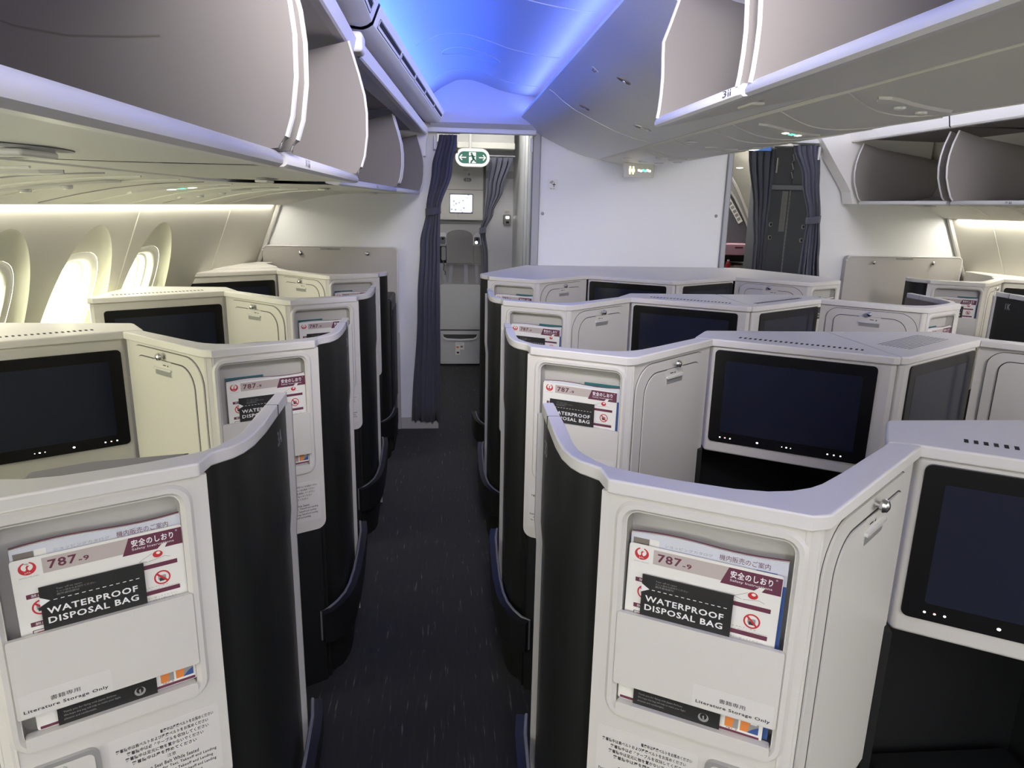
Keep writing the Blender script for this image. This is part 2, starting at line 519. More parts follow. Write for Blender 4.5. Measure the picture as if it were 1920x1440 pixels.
def build_suite(root, m, row_kind='row', seat_no=None, outer_side=False, window=False):
    """m = +1: aisle on the left, -1: mirrored. Local origin: the kink between wing and literature face, on the carpet."""
    X = lambda p: (m * p[0], p[1])
    XS = lambda L: [X(p) for p in L]
    dz, sill = (-.024, -.95) if window else (0., -.812)
    def face(a, b):
        a, b = X(a), X(b)
        u = (b[0] - a[0], b[1] - a[1])
        L = hypot(*u)
        n = (u[1] / L * m, -u[0] / L * m)
        f = Fr(a, u, n)
        return f
    def view(fr):
        """the same face with u running to the viewer's right"""
        if m > 0:
            return fr
        return Fr((fr.o[0] + fr.u[0] * fr.L, fr.o[1] + fr.u[1] * fr.L), (-fr.u[0], -fr.u[1]), fr.n)
    fpts = offset([LIT0, LIT1, CUP0, CUP1, APEX], .0045)
    lit, cup, mon = face(fpts[0], fpts[1]), face(fpts[2], fpts[3]), face(fpts[3], fpts[4])
    front = row_kind != 'row'
    wo = W_OUT if not front else [(-.040, .20), (-.046, .153), (-.042, .112), (-.030, .084), (-.014, .065), (-.004, .051), (-.002, .026), (0, 0)]
    wi = W_IN if not front else [(-.015, .20), (-.020, .15), (-.012, .111), (.000, .083), (.014, .060)] + W_IN[7:]
    outer = wo + [LIT1, CUP0, CUP1]
    # cap rail along wing, literature face and cupboard
    if row_kind != 'counter':
        b = MB()
        b.prism(XS(outer + list(reversed(wi))), ZC + CAPB, ZC + CAPT, 'cap')
        b.build('cap_rail', root, bevel=.0042, seg=3)
        if not front:
            b = MB()
            p, q = (-.0505, .345), (-.0215, .345)
            b.box(min(m * p[0], m * q[0]), max(m * p[0], m * q[0]), .3443, .3457, ZC + CAPT - .024, ZC + CAPT + .0003, 'seam')
            b.build('rail_joint', root)
        # top of the screen console with its air slots
        b = MB()
        back = .293 if not front else .30
        top = [CUP1, (.571, .162), (.578, .177), (.650, .289), (.662, .300), (AXIS, back), (AXIS, APEX[1]), APEX]
        b.prism(XS(top), ZC + CAPB, ZC + CAPT + .001, 'cap')
        ct = b.build('console_top', root, bevel=.005, seg=2)
        b = MB()
        if not front and not (outer_side == 'plain'):
            for i in range(24):
                t = i / 23
                x, y = .722 + t * .310, .152 - t * .202
                dx, dy = .0130, .0180
                wx, wy = .0030, -.0021
                b.prism(XS([(x - wx, y - wy), (x + wx, y + wy), (x + wx + dx, y + wy + dy), (x - wx + dx, y - wy + dy)]), ZC + CAPT + .0006, ZC + CAPT + .0016, 'black')
            b.build('air_vent', ct, smooth=False)
        if outer_side == 'plain':
            for i in range(9):
                o = .012 * i
                x0, y0, x1, y1 = .74, .145, 1.0, -.03
                nx, ny = .55, .83
                b.prism(XS([(x0 + nx * o, y0 + ny * o), (x1 + nx * o, y1 + ny * o), (x1 + nx * (o + .006), y1 + ny * (o + .006)), (x0 + nx * (o + .006), y0 + ny * (o + .006))]), ZC + CAPT + .0006, ZC + CAPT + .0014, 'greyink')
            b.build('grip_label', ct, smooth=False)
    # dark aisle side wing
    b = MB()
    o1 = offset(wo[:-1], .004)
    o2 = offset(wo[:-1], .019)
    if front:
        b.prism(XS(o1 + list(reversed(o2))), .0, ZC + CAPB, 'wing')
    else:
        zz = [(.0, .006), (.80, .006), (.875, .006), (.93, 0.), (ZC + CAPB, 0.)]
        rows = []
        for z, pull in zz:
            oo = [(p[0] + pull * (1 if i == 0 else .5 if i == 1 else 0), p[1]) for i, p in enumerate(o1)]
            ii = [(p[0] + pull * (1 if i == 0 else .5 if i == 1 else 0), p[1]) for i, p in enumerate(o2)]
            rows.append([(m * x, y, z) for x, y in oo + list(reversed(ii))])
        b.loft(rows, 'wing', True)
        n = len(rows[0])
        b.add(rows[-1], [tuple(range(n))], 'wing')
    wp = b.build('wing_panel', root)
    if not front:
        b = MB()
        rows = []
        for z, pull, w_ in ((.005, .0, .004), (.80, .0, .004), (.875, .0, .006), (.93, -.006, .010), (ZC + CAPB, -.006, .010)):
            x0, x1 = -.048 + pull, -.026 + pull * .5
            rows.append([(m * x0, .4490, z), (m * x1, .4490, z), (m * x1, .449 + .012, z), (m * (x0 + .004), .449 + .012, z), (m * x0, .449 + .012 - w_, z)])
            rows[-1] = [(m * (x0 - .0015), .452 - w_, z), (m * x1, .452 - w_, z), (m * x1, .4535, z), (m * (x0 - .0015), .4535, z)]
        b.loft(rows, 'edge', True)
        b.build('wing_edge', root)
        if seat_no:
            fr = Fr(X((-.0505, .36)), (0, -1) if m > 0 else (0, 1), (-m, 0))
            b = MB()
            b.text(fr, seat_no, .003 if m > 0 else -.040, -.506, .036, .033, .0005, 'silver', True)
            b.build('seat_number', wp, smooth=False)
    # inner lining that follows the inside of rail and wing
    b = MB()
    li = wi if row_kind != 'counter' else wi[4:]
    b.prism(XS(offset(li, -.004) + list(reversed(offset(li, .004)))), .55, ZC + CAPB, 'lining')
    b.build('lining', root)
    if window and not front:
        b = MB()
        b.prism(XS([(.03, .09), (.073, .10), (.117, .087), (.208, .064), (.279, .019), (.27, -.03), (.18, -.02), (.08, .035)]), .85, ZC - .437, 'midgrey')
        b.build('seat_wing', root, bevel=.012, seg=3)
    # literature face with its recessed pocket
    b = MB()
    hole = rrect(.033, .285, -.836, -.470, .018)
    zb = -1.052
    out = rrect(-.012, .3035, zb, CAPB + .001, .03, corners=(1, 0, 0, 0))
    b.plate(lit, out, -.012, -.004, 'shell', holes=[hole])
    n = len(hole)
    b.loft([[lit.P(u, z, -.004) for u, z in hole], [lit.P(u, z, -.040) for u, z in hole]], 'pocket', True)
    b.plate(lit, hole, None, -.040, 'pocket')
    lp = b.build('literature_panel', root)
    b = MB()
    b.ring(lit, rrect(.012, .304, -.853, -.450, .036), rrect(.032, .286, -.837, -.469, .019), -.0045, .0025, 'shell')
    b.build('pocket_frame', lp)
    vl = view(lit)
    mu = (lambda u: u) if m > 0 else (lambda u: lit.L - u)
    def span(u0, u1):
        return (u0, u1) if m > 0 else (lit.L - u1, lit.L - u0)
    b = MB()
    a0, a1 = span(.028, .289)
    b.plate(vl, rrect(a0, a1, -.783, -.648, .004, n=2), -.004, .004, 'shell')
    b.plate(vl, rrect(*span(.160, .284), -.781, -.742, .002, n=1), .0035, .0043, 'cap')
    t0, t1 = span(.166, .280)
    b.text(vl, 'Literature Storage Only', t0, -.7755, t1 - t0, .0072, .0046, 'ink', True)
    b.text(vl, '書籍専用', t0 + .036, -.763, .040, .0078, .0046, 'ink')
    b.build('pocket_flap', lp, bevel=.0012, seg=1)
    b = MB()
    b.plate(lit, rrect(.034, .284, -.845, -.819, .006), -.012, .004, 'shell')
    b.build('pocket_lip', lp, bevel=.003)
    # safety wording under the pocket
    b = MB()
    p0, p1 = span(.004, .178)
    b.plate(vl, rrect(p0, p1, -1.015, -.880, .003, n=1), -.0042, -.0034, 'cap')
    z = -.898
    for s_, x_, wf in PLACARD:
        b.text(vl, s_, p0 + .01 + x_ * .155, z, wf * .155 if x_ + wf < 1.02 else .155 * (1 - x_), .0074, -.0031, 'ink', True)
        z -= .0105
    b.text(vl, '注意', p0 + .085, z, .014, .007, -.0031, 'ink')
    z -= .012
    for s_, x_, wf in PLACARD_EN:
        b.text(vl, s_, p0 + .006 + x_ * .162, z, wf * .162 if x_ + wf < 1.02 else .162 * (1 - x_), .0074, -.0031, 'ink', True)
        z -= .0102
    b.build('safety_placard', lp, smooth=False)
    b = MB()
    q0, q1 = span(.190, .292)
    b.plate(vl, rrect(q0, q1, -.965, -.876, .016), -.005, .003, 'silver')
    b.plate(vl, rrect(q0 + .008, q1 - .008, -.957, -.884, .010), .0028, .004, 'shell')
    b.lathe(vl.P((q0 + q1) / 2, -.893, .004), (vl.n[0], vl.n[1], 0), [(.0, .003), (.004, .002), (.005, 0)], 'chrome', 10)
    b.build('cover_plate', lp, bevel=.001, seg=1)
    # corner strip between literature face and cupboard
    b = MB()
    c0, c1 = offset([LIT0, LIT1, CUP0, CUP1], .0085)[1:3]
    b.prism(XS([LIT1, CUP0, (CUP0[0] - .008, CUP0[1] + .03), (LIT1[0] - .008, LIT1[1] + .02)] if False else [(c0[0] - .004, c0[1] + .0), c0, c1, (c1[0] + .004, c1[1] + .004), (c1[0] - .002, c1[1] + .02), (c0[0] - .004, c0[1] + .018)]), ZC - 1.06, ZC + CAPB, 'shell')
    b.build('corner_post', root, bevel=.004)
    # cupboard: frame, door, knob, latch
    b = MB()
    b.plate(cup, door_shape(-.004, cup.L - .002, -1.122, CAPB + .001, .004, cut=.06), -.02, -.006, 'shell')
    b.plate(cup, door_shape(.010, .410, -1.10, -.454, .085, rr=.050), -.006, -.0055, 'seam')
    b.plate(cup, door_shape(.0125, .4085, -1.098, -.4560, .083, rr=.049), -.0056, -.001, 'shell')
    cp = b.build('cupboard', root)
    b = MB()
    b.plate(cup, door_shape(.0520, .3745, -1.034, -.4835, .068, cut=.09, rr=.034), -.001, -.0004, 'seam')
    b.plate(cup, door_shape(.0545, .3720, -1.030, -.4865, .066, cut=.09, rr=.032), -.0005, .003, 'shell')
    dr = b.build('cupboard_door', cp)
    b = MB()
    b.lathe(cup.P(.217, -.4705, -.001), (cup.n[0], cup.n[1], 0), [(.0055, 0), (.0055, .008), (.011, .010), (.0125, .014), (.010, .020), (.004, .023), (0, .0235)], 'chrome', 16)
    b.build('coat_knob', cp)
    b = MB()
    b.plate(cup, rrect(.166, .264, -.533, -.484, .004, n=2), .002, .0036, 'shell')
    b.plate(cup, rrect(.170, .260, -.531, -.512, .003, n=2), .0034, .0040, 'silver')
    b.plate(cup, rrect(.166, .264, -.5135, -.5065, .002, n=1), .003, .009, 'lens')
    t = vl if False else view(cup)
    uu = .20 if m > 0 else cup.L - .20
    b.plate(t, [(uu + .010, -.500), (uu + .018, -.500), (uu + .014, -.493)], None, .0040, 'ink')
    b.plate(t, rrect(uu - .014, uu + .004, -.4985, -.4955, .001, n=1), None, .0040, 'ink')
    b.build('door_latch', dr, bevel=.001, seg=1)
    # screen console
    b = MB()
    fp = offset([CUP1, APEX, (AXIS, APEX[1])], .009)
    cons = [fp[0], fp[1], (AXIS - .0005, fp[1][1])] + [(AXIS - .0005, .288), (.664, .294), (.640, .26)]
    b.prism(XS(cons), ZC + sill, ZC + CAPB, 'shell')
    co = b.build('screen_console', root, bevel=.008, seg=3)
    b = MB()
    b.plate(mon, rrect(.014, .500, -.772 + dz, -.455 + dz, .014), -.006, .001, 'bezel')
    bz = b.build('monitor', co, bevel=.0015, seg=2)
    b = MB()
    b.plate(mon, rrect(.051, .463, -.735 + dz, -.490 + dz, .003, n=1), .0005, .0014, 'screen')
    vm = view(mon)
    g = (lambda u: u) if m > 0 else (lambda u: mon.L - u)
    for u, r, k in ((.054, .0024, 'led'), (.071, .0024, 'ledred'), (.088, .0024, 'led'), (.176, .0034, 'led'), (.254, .0015, 'led'), (.268, .0026, 'led'), (.281, .0015, 'led'),
                    (.392, .0024, 'led'), (.411, .0024, 'led'), (.430, .0024, 'led')):
        b.plate(mon, ell(u, -.754 + dz, r, r * .8, 10), None, .0022, k)
    b.build('screen', bz, smooth=False)
    # dark foot of the suite and the footwell under the screen
    b = MB()
    body = offset(wo[-4:] + [LIT1, CUP0, CUP1], .012)
    inn = [(.571, .19), (.49, .12), (.40, .05), (.33, .0), (.27, -.02), (.19, -.01), (.08, .05), (.02, .10)]
    b.prism(XS(body + inn), 0, ZC - 1.04, 'base')
    b.build('base_panel', root)
    b = MB()
    b.prism(XS([(.60, .13), (.664, .30), (AXIS - .001, .30), (AXIS - .001, .28), (.675, .28), (.615, .12)]), 0, ZC + sill + .01, 'base')
    b.prism(XS([(AXIS - .02, -.11), (AXIS - .001, -.12), (AXIS - .001, .28), (AXIS - .02, .28)]), 0, ZC + sill + .01, 'base')
    fw = b.build('footwell', root)
    b = MB()
    b.prism(XS([(.68, .10), (1.05, -.06), (1.06, .26), (.70, .265)]), .12, .42, 'base')
    b.build('foot_rest', fw, bevel=.02, seg=3)
    # aisle bumper with its scoop and courtesy light
    b = MB()
    path = [((.018, -.012), -1.352, -1.462), ((-.006, .004), -1.350, -1.466), ((-.030, .040), -1.345, -1.470), ((-.050, .085), -1.338, -1.466), ((-.060, .14), -1.332, -1.45), ((-.066, .22), -1.322, -1.42),
            ((-.068, .33), -1.300, -1.375), ((-.066, .45), -1.275, -1.318), ((-.058, .50), -1.262, -1.285)]
    if front:
        path = path[:6]
    pts = [p for p, _, _ in path]
    po = offset(pts, -.004)
    pi_ = offset(pts, .022)
    rows = [[(m * o[0], o[1], ZC + t), (m * o[0], o[1], ZC + bt), (m * i[0], i[1], ZC + bt), (m * i[0], i[1], ZC + t)] for o, i, (_, t, bt) in zip(po, pi_, path)]
    b.loft(rows, 'bumper', True)
    b.add(rows[0], [(0, 1, 2, 3)], 'bumper')
    b.add(rows[-1], [(0, 1, 2, 3)], 'bumper')
    bp = b.build('aisle_bumper', root)
    b = MB()
    loop = [(m * o[0], o[1], ZC + t) for o, (_, t, bt) in zip(po, path)] + [(m * o[0], o[1], ZC + bt) for o, (_, t, bt) in reversed(list(zip(po, path)))]
    b.tube(loop, .0046, 'rim', n=6, closed=True)
    b.build('bumper_rim', bp)
    b = MB()
    i = 4
    b.lathe((m * (po[i][0] - .002), po[i][1], ZC - 1.37), (-m, 0, 0), [(.0028, 0), (.0028, .003), (0, .0035)], 'ledgreen', 8)
    b.build('courtesy_light', bp)
    # seat shell: cushion and backrest seen only from above
    if row_kind == 'row':
        b = MB()
        s = empty('seat')
        s.parent = root
        ang = radians(-38 * m)
        def rot(x, y):
            return (m * .26 + x * cos(ang) - y * sin(ang), .30 + x * sin(ang) + y * cos(ang))
        b.prism([rot(*p) for p in rrect(-.23, .23, -.02, .50, .05)], .40, .50, 'midgrey')
        b.build('seat_cushion', s, bevel=.02, seg=3)
        b = MB()
        rows = []
        for z, y, hw in ((.50, -.02, .22), (.70, -.06, .23), (.95, -.10, .22), (1.04, -.11, .19)):
            rows.append([(*rot(x, yy), z) for x, yy in ((-hw, y + .09), (0, y + .11), (hw, y + .09), (hw, y), (0, y - .01), (-hw, y))])
        b.loft(rows, 'midgrey', True)
        b.add(rows[-1], [tuple(range(6))], 'midgrey')
        b.build('backrest', s, bevel=.01)
    return dict(lit=vl, L=lit.L)

OFF_C, OFF_L = (.257, 2.107), (-.402, 2.202)
PITCH = 1.07
AX = OFF_C[0] + AXIS            # the aircraft's centre line, x = 1.358
RX = 2 * AX
def suite(proto_m, name, label, seat_no, loc, group, kind='row', side=False):
    r = empty(name)
    build_suite(r, proto_m, kind, seat_no, side, window='window' in label or 'front-row' in label or '3A' in label)
    r.location = (*loc, 0)
    tag(r, label, 'suite', group)
    return r

G_L, G_C = 'window suites beside the left aisle', 'centre suites'
ORD = {1: 'nearest', 2: 'second', 3: 'third'}
pockets = []
def loc_row(off, k):
    return (off[0], off[1] + PITCH * (k - 2))
for k, num in ((1, '3'), (2, '2'), (3, '1')):
    lab = {1: 'white and black suite left of the aisle with seat number 3A on its wing', 2: 'second white and black window suite left of the aisle, directly ahead of the 3A suite',
           3: 'third white and black window suite left of the aisle, just aft of the front console'}[k]
    suite(-1, 'business_suite', lab, num + 'A', loc_row(OFF_L, k), G_L)
    lab = {1: 'nearest centre suite right of the aisle, its full literature pocket facing the camera', 2: 'second centre suite right of the aisle with a large dark screen behind the nearest suite',
           3: 'third centre suite right of the aisle, just aft of the wide counter'}[k]
    suite(1, 'business_suite', lab, num + 'D', loc_row(OFF_C, k), G_C)
    pockets.append(('L', k, loc_row(OFF_L, k), -1))
    pockets.append(('C', k, loc_row(OFF_C, k), 1))
for k, num in ((1, '3'), (2, '2'), (3, '1')):
    lab = {1: 'centre suite cut by the right edge, sharing its screen console with the nearest suite', 2: 'far-aisle centre suite whose console top carries a striped grip label',
           3: 'far-aisle centre suite with a brown-lined wing before the counter'}[k]
    x, y = loc_row(OFF_C, k)
    suite(-1, 'business_suite', lab, num + 'G', (RX - x, y), G_C, side='plain' if k < 3 else False)
    if k == 3:
        pockets.append(('G', k, (RX - x, y), -1))
x, y = loc_row(OFF_L, 3)
suite(1, 'business_suite', 'window suite right of the far aisle with 1K on its black wing', '1K', (RX - x, y), 'window suites beside the far aisle')
x, y = loc_row(OFF_L, 4)
suite(-1, 'front_console', 'front-row white console left of the aisle below the coat knob panel', None, (x, y), None, 'front')
pockets.append(('L', 4, (x, y), -1))
suite(1, 'front_console', 'front-row white console beside the far right window wall', None, (RX - x, y), None, 'front')
pockets.append(('K', 4, (RX - x, y), 1))
# the front centre console: two halves under one wide counter
x, y = loc_row(OFF_C, 4)
fc = empty('counter_console', (AX, y, 0))
tag(fc, 'wide flat-topped white counter with two screens in front of the grey bulkhead', 'console')
for s, nm in ((1, 0), (-1, 0)):
    tmp = empty('tmp')
    build_suite(tmp, s, 'counter')
    for o in [q for q in COL.objects if q.parent == tmp]:
        o.parent = fc
        o.location = (-s * AXIS, 0, 0)
    bpy.data.objects.remove(tmp)
b = MB()
half = [(-.79, .845)] + [(-AXIS + p[0], p[1]) for p in [(-.029, .205), (-.038, .198), (-.046, .153), (-.042, .112), (-.030, .084), (-.014, .065), (-.004, .051), (-.002, .026), (0, 0), LIT1, CUP0, CUP1, APEX]]
full = half + [(-p[0], p[1]) for p in reversed(half)]
b.prism(full, ZC + CAPB, ZC + CAPT, 'cap')
b.build('counter_top', fc, bevel=.006, seg=3)
b = MB()
b.prism([(-.79, .845), (-AXIS - .020, .212), (-AXIS + .02, .19), (-.5, .31), (.5, .31), (AXIS - .02, .19), (AXIS + .020, .212), (.79, .845)], 0, ZC + CAPB, 'wing')
b.build('counter_body', fc)
pockets.append(('C', 4, (x, y), 1))
pockets.append(('G', 4, (RX - x, y), -1))

# ------------------------------------------------------------------ literature in the pockets
def logo(b, cu, cz, r, d, red='red', white='paper'):
    b.plate(CARD, ell(cu, cz, r, r * .92, 28), None, d, red)
    b.plate(CARD, ell(cu, cz + .20 * r, .66 * r, .56 * r, 20), None, d + .00012, white)
    b.plate(CARD, [(cu - .22 * r, cz + .55 * r), (cu + .22 * r, cz + .55 * r), (cu + .34 * r, cz + 1.05 * r), (cu - .34 * r, cz + 1.05 * r)], None, d + .00012, white)
    b.plate(CARD, [(cu - .34 * r, cz - .42 * r), (cu + .30 * r, cz - .42 * r), (cu + .06 * r, cz - .08 * r), (cu + .10 * r, cz + .22 * r), (cu + .34 * r, cz + .34 * r), (cu + .02 * r, cz + .46 * r), (cu - .14 * r, cz + .20 * r), (cu - .10 * r, cz - .10 * r)], None, d + .00018, red)
    b.text(CARD, 'JAL', cu - .38 * r, cz - .74 * r, .76 * r, .26 * r, d + .0002, white)

def no_sign(b, cu, cz, r, d):
    b.ring(CARD, ell(cu, cz, r, r), ell(cu, cz, r * .80, r * .80), d, d + .0001, 'red')
    b.plate(CARD, rrect(cu - r * .5, cu + r * .45, cz - r * .30, cz + r * .34, r * .1, n=2), None, d + .00008, 'greyink')
    b.plate(CARD, rrect(cu - r * .36, cu + r * .34, cz - r * .50, cz - r * .05, r * .05, n=1), None, d + .0001, 'ink')
    k = r * .62
    t = r * .09
    b.plate(CARD, [(cu - k - t, cz + k - t), (cu + k - t, cz - k - t), (cu + k + t, cz - k + t), (cu - k + t, cz + k + t)], None, d + .00014, 'red')

def make_card():
    """safety card: origin at its lower left corner, .236 x .292"""
    W, H = .236, .292
    b = MB()
    b.plate(CARD, rrect(0, W, 0, H, .004, n=2), 0, .0012, 'paper')
    d = .0014
    logo(b, .021, H - .016, .0115, d)
    b.text(CARD, 'JAPAN AIRLINES', .009, H - .0315, .025, .0022, d, 'greyink')
    zt = H - .0045
    b.plate(CARD, [(.040, zt - .025), (.150, zt - .025), (.158, zt), (.040, zt)], None, d, 'tan')
    b.text(CARD, '787', .047, zt - .0195, .038, .0145, d + .0002, 'maroon', True)
    b.text(CARD, '-9', .087, zt - .0195, .014, .0085, d + .0002, 'maroon', True)
    b.plate(CARD, [(.146, zt - .029), (W - .001, zt - .029), (W - .001, zt), (.157, zt)], None, d + .0001, 'maroon')
    b.text(CARD, '安全のしおり', .160, zt - .0165, .062, .0125, d + .0004, 'white_ink', True)
    b.text(CARD, 'Safety Instructions', .160, zt - .0235, .062, .005, d + .0004, 'white_ink')
    b.text(CARD, '®', .2255, zt - .0055, .003, .003, d + .0004, 'white_ink')
    # tail of the aircraft drawing
    b.plate(CARD, [(.186, H - .044), (.204, H - .026), (.212, H - .026), (.200, H - .046)], None, d + .0005, 'paper')
    b.plate(CARD, ell(.196, H - .0425, .0075, .006, 16), None, d + .0006, 'red')
    b.plate(CARD, ell(.197, H - .0405, .0032, .0024, 12), None, d + .0007, 'paper')
    for x0, z0, x1, z1 in ((.168, H - .050, .188, H - .040), (.168, H - .050, .180, H - .053), (.182, H - .053, .206, H - .049), (.206, H - .049, .214, H - .052)):
        b.plate(CARD, [(x0, z0), (x1, z1), (x1, z1 + .0007), (x0, z0 + .0007)], None, d, 'greyink')
    for z0 in (H - .066, H - .113):
        b.plate(CARD, rrect(.014, W - .012, z0, z0 + .0075, .0005, n=1), None, d, 'maroon')
        b.text(CARD, '禁止行為' if z0 > H - .1 else '脱出時は', .020, z0 + .0016, .030, .0045, d + .0003, 'white_ink')
    no_sign(b, .031, H - .083, .0125, d)
    no_sign(b, .142, H - .086, .0125, d)
    no_sign(b, .199, H - .086, .0125, d)
    b.text(CARD, '電子機器の使用は禁止されています', .122, H - .1015, .085, .003, d, 'greyink')
    b.text(CARD, 'Use of portable electronic devices is prohibited', .122, H - .1055, .100, .0025, d, 'greyink')
    b.ring(CARD, rrect(.015, .036, H - .141, H - .119, .001, n=1), rrect(.016, .035, H - .140, H - .120, .001, n=1), d, d + .0001, 'ink')
    b.plate(CARD, rrect(.018, .033, H - .136, H - .123, .004, n=2), None, d + .0002, 'red')
    for i, t in enumerate(('客室乗務員の指示に従ってください。', '非常口座席では脱出の援助をお願いします。', '手荷物は持たずに脱出してください。')):
        b.text(CARD, t, .139, H - .1205 - i * .0048, .080, .0034, d, 'greyink')
    # pictures along the bottom
    b.plate(CARD, rrect(.004, .232, .001, .006, .0005, n=1), None, d, 'maroon')
    for x0, x1 in ((.178, .199), (.202, .230)):
        b.plate(CARD, [(x0, .010), (x1, .010), (x1, .046), (x0, .046)], None, d, 'greyink')
        b.plate(CARD, [(x0, .010), (x0 + .012, .010), (x0 + .014, .026), (x0 + .008, .036), (x0 + .001, .034)], None, d + .0001, 'orange')
    b.plate(CARD, [(.213, .010), (.230, .010), (.230, .024), (.221, .018)], None, d + .0002, 'blue')
    b.plate(CARD, [(.217, .026), (.227, .026), (.227, .038), (.219, .036)], None, d + .0002, 'paper')
    b.text(CARD, '787-9', .180, .0065, .018, .003, d + .0001, 'maroon')
    for x0 in (.011, .026):
        b.ring(CARD, rrect(x0, x0 + .012, .030, .042, .001, n=1), rrect(x0 + .001, x0 + .011, .031, .041, .001, n=1), d, d + .0001, 'red')
    return b.build('safety_card', smooth=False)

def make_bag():
    W, H = .143, .243
    b = MB()
    nz = H - .0245
    b.plate(CARD, [(0, 0), (W, 0), (W, H), (0, H), (0, nz + .008), (.013, nz), (0, nz - .007)], 0, .0015, 'bag')
    b.plate(CARD, [(-.0005, nz - .007), (.013, nz), (-.0005, nz + .008)], 0, .0012, 'white_ink')
    d = .0018
    for i in range(13):
        x = .017 + i * .0094
        b.plate(CARD, [(x, nz - .0005), (x + .005, nz - .0005), (x + .005, nz + .0006), (x, nz + .0006)], None, d, 'white_ink')
    b.text(CARD, 'WATERPROOF', .007, H - .0465, .124, .0108, d, 'white_ink', True)
    b.text(CARD, 'DISPOSAL BAG', .007, H - .0625, .124, .0108, d, 'white_ink', True)
    for i, (t, w_) in enumerate((('Tear off to open', .034), ('ミシン目からお切りください', .052), ('撕开虚线部分', .030))):
        b.text(CARD, t, .022, H - .0095 - i * .0046, w_, .0033, d, 'greyink')
    for i, (t, w_) in enumerate((('Thank you for flying with Japan Airlines.', .075), ('We hope this bag will help to make your flight', .080), ('pleasant and comfortable.', .045))):
        b.text(CARD, t, .008, .0195 - i * .0065, w_, .0040, d, 'greyink')
    cu, cz, r = .117, .014, .0085
    b.ring(CARD, ell(cu, cz, r, r * .95), ell(cu, cz + r * .25, r * .66, r * .7), d, d + .0001, 'greyink')
    b.plate(CARD, [(cu - .1 * r, cz - .4 * r), (cu + .2 * r, cz - .3 * r), (cu + .1 * r, cz + .5 * r), (cu - .2 * r, cz + .3 * r)], None, d + .0002, 'greyink')
    b.text(CARD, 'JAL', cu - .004, cz - .0065, .008, .003, d + .0002, 'greyink')
    return b.build('disposal_bag', smooth=False)

def make_magazine():
    W, H = .240, .310
    b = MB()
    def wave(x):
        return .003 * sin(x / W * 6.3)
    n = 12
    for d0, d1, m_, dz in ((0, .0012, 'maroon', .0015), (.0013, .006, 'paper', 0), (.0061, .0072, 'sky', -.0008)):
        loop = [(0, 0), (W, 0)] + [(W * (1 - i / n), H + dz + wave(W * (1 - i / n)) - .003 * i / n) for i in range(n + 1)]
        b.plate(CARD, loop, d0, d1, m_)
    d = .0075
    b.plate(CARD, rrect(.004, .030, H - .024, H - .010, .0005, n=1), None, d, 'lining')
    b.plate(CARD, rrect(.031, .046, H - .024, H - .009, .0005, n=1), None, d, 'paper')
    b.text(CARD, '機内販売のご案内', .140, H - .0185, .075, .010, d, 'maroon')
    b.text(CARD, 'ショッピングカタログ', .055, H - .0175, .075, .005, d, 'greyink')
    b.plate(CARD, rrect(.195, .226, H - .0275, H - .0215, .0004, n=1), None, d + .0002, 'blue')
    b.plate(CARD, [(.228, 0), (W, 0), (W, H - .040), (.228, H - .040)], None, d, 'blue')
    b.plate(CARD, [(0, 0), (.004, 0), (.004, H - .04), (0, H - .04)], None, d, 'blue')
    return b.build('magazine', smooth=False)

def make_leaflet():
    W, H = .110, .300
    b = MB()
    b.plate(CARD, rrect(0, W, 0, H, .003, n=2), 0, .0008, 'grey')
    d = .001
    b.plate(CARD, [(.0, H - .062), (W, H - .062), (W, H - .003), (0, H - .003)], None, d, 'teal')
    for cx in (.018, W - .018):
        for r in (.004, .008, .012):
            b.ring(CARD, [(cx + r * cos(t), H - .034 + r * sin(t)) for t in [pi / 4 + i * pi / 16 for i in range(9)]] + [(cx + (r - .0018) * cos(t), H - .034 + (r - .0018) * sin(t)) for t in [3 * pi / 4 - i * pi / 16 for i in range(9)]],
                   [(cx + (r - .0004) * cos(t), H - .034 + (r - .0004) * sin(t)) for t in [pi / 4 + i * pi / 16 for i in range(9)]] + [(cx + (r - .0014) * cos(t), H - .034 + (r - .0014) * sin(t)) for t in [3 * pi / 4 - i * pi / 16 for i in range(9)]], d, d + .0002, 'white_ink')
        b.plate(CARD, ell(cx, H - .035, .0018, .0018, 10), None, d + .0002, 'white_ink')
        for k, (c_, z_) in enumerate((('ink', .078), ('blue', .104), ('ink', .126))):
            b.plate(CARD, rrect(cx - .011, cx + .004, H - z_ - .008, H - z_, .001, n=1), None, d, c_)
    return b.build('internet_leaflet', smooth=False)

lit_protos = dict(card=make_card(), bag=make_bag(), mag=make_magazine(), leaf=make_leaflet())
used = set()
def place(kind, label, cat, group, mtx):
    p = lit_protos[kind]
    if kind in used:
        p = p.copy()
        COL.objects.link(p)
    used.add(kind)
    p.matrix_world = mtx
    tag(p, label, cat, group)

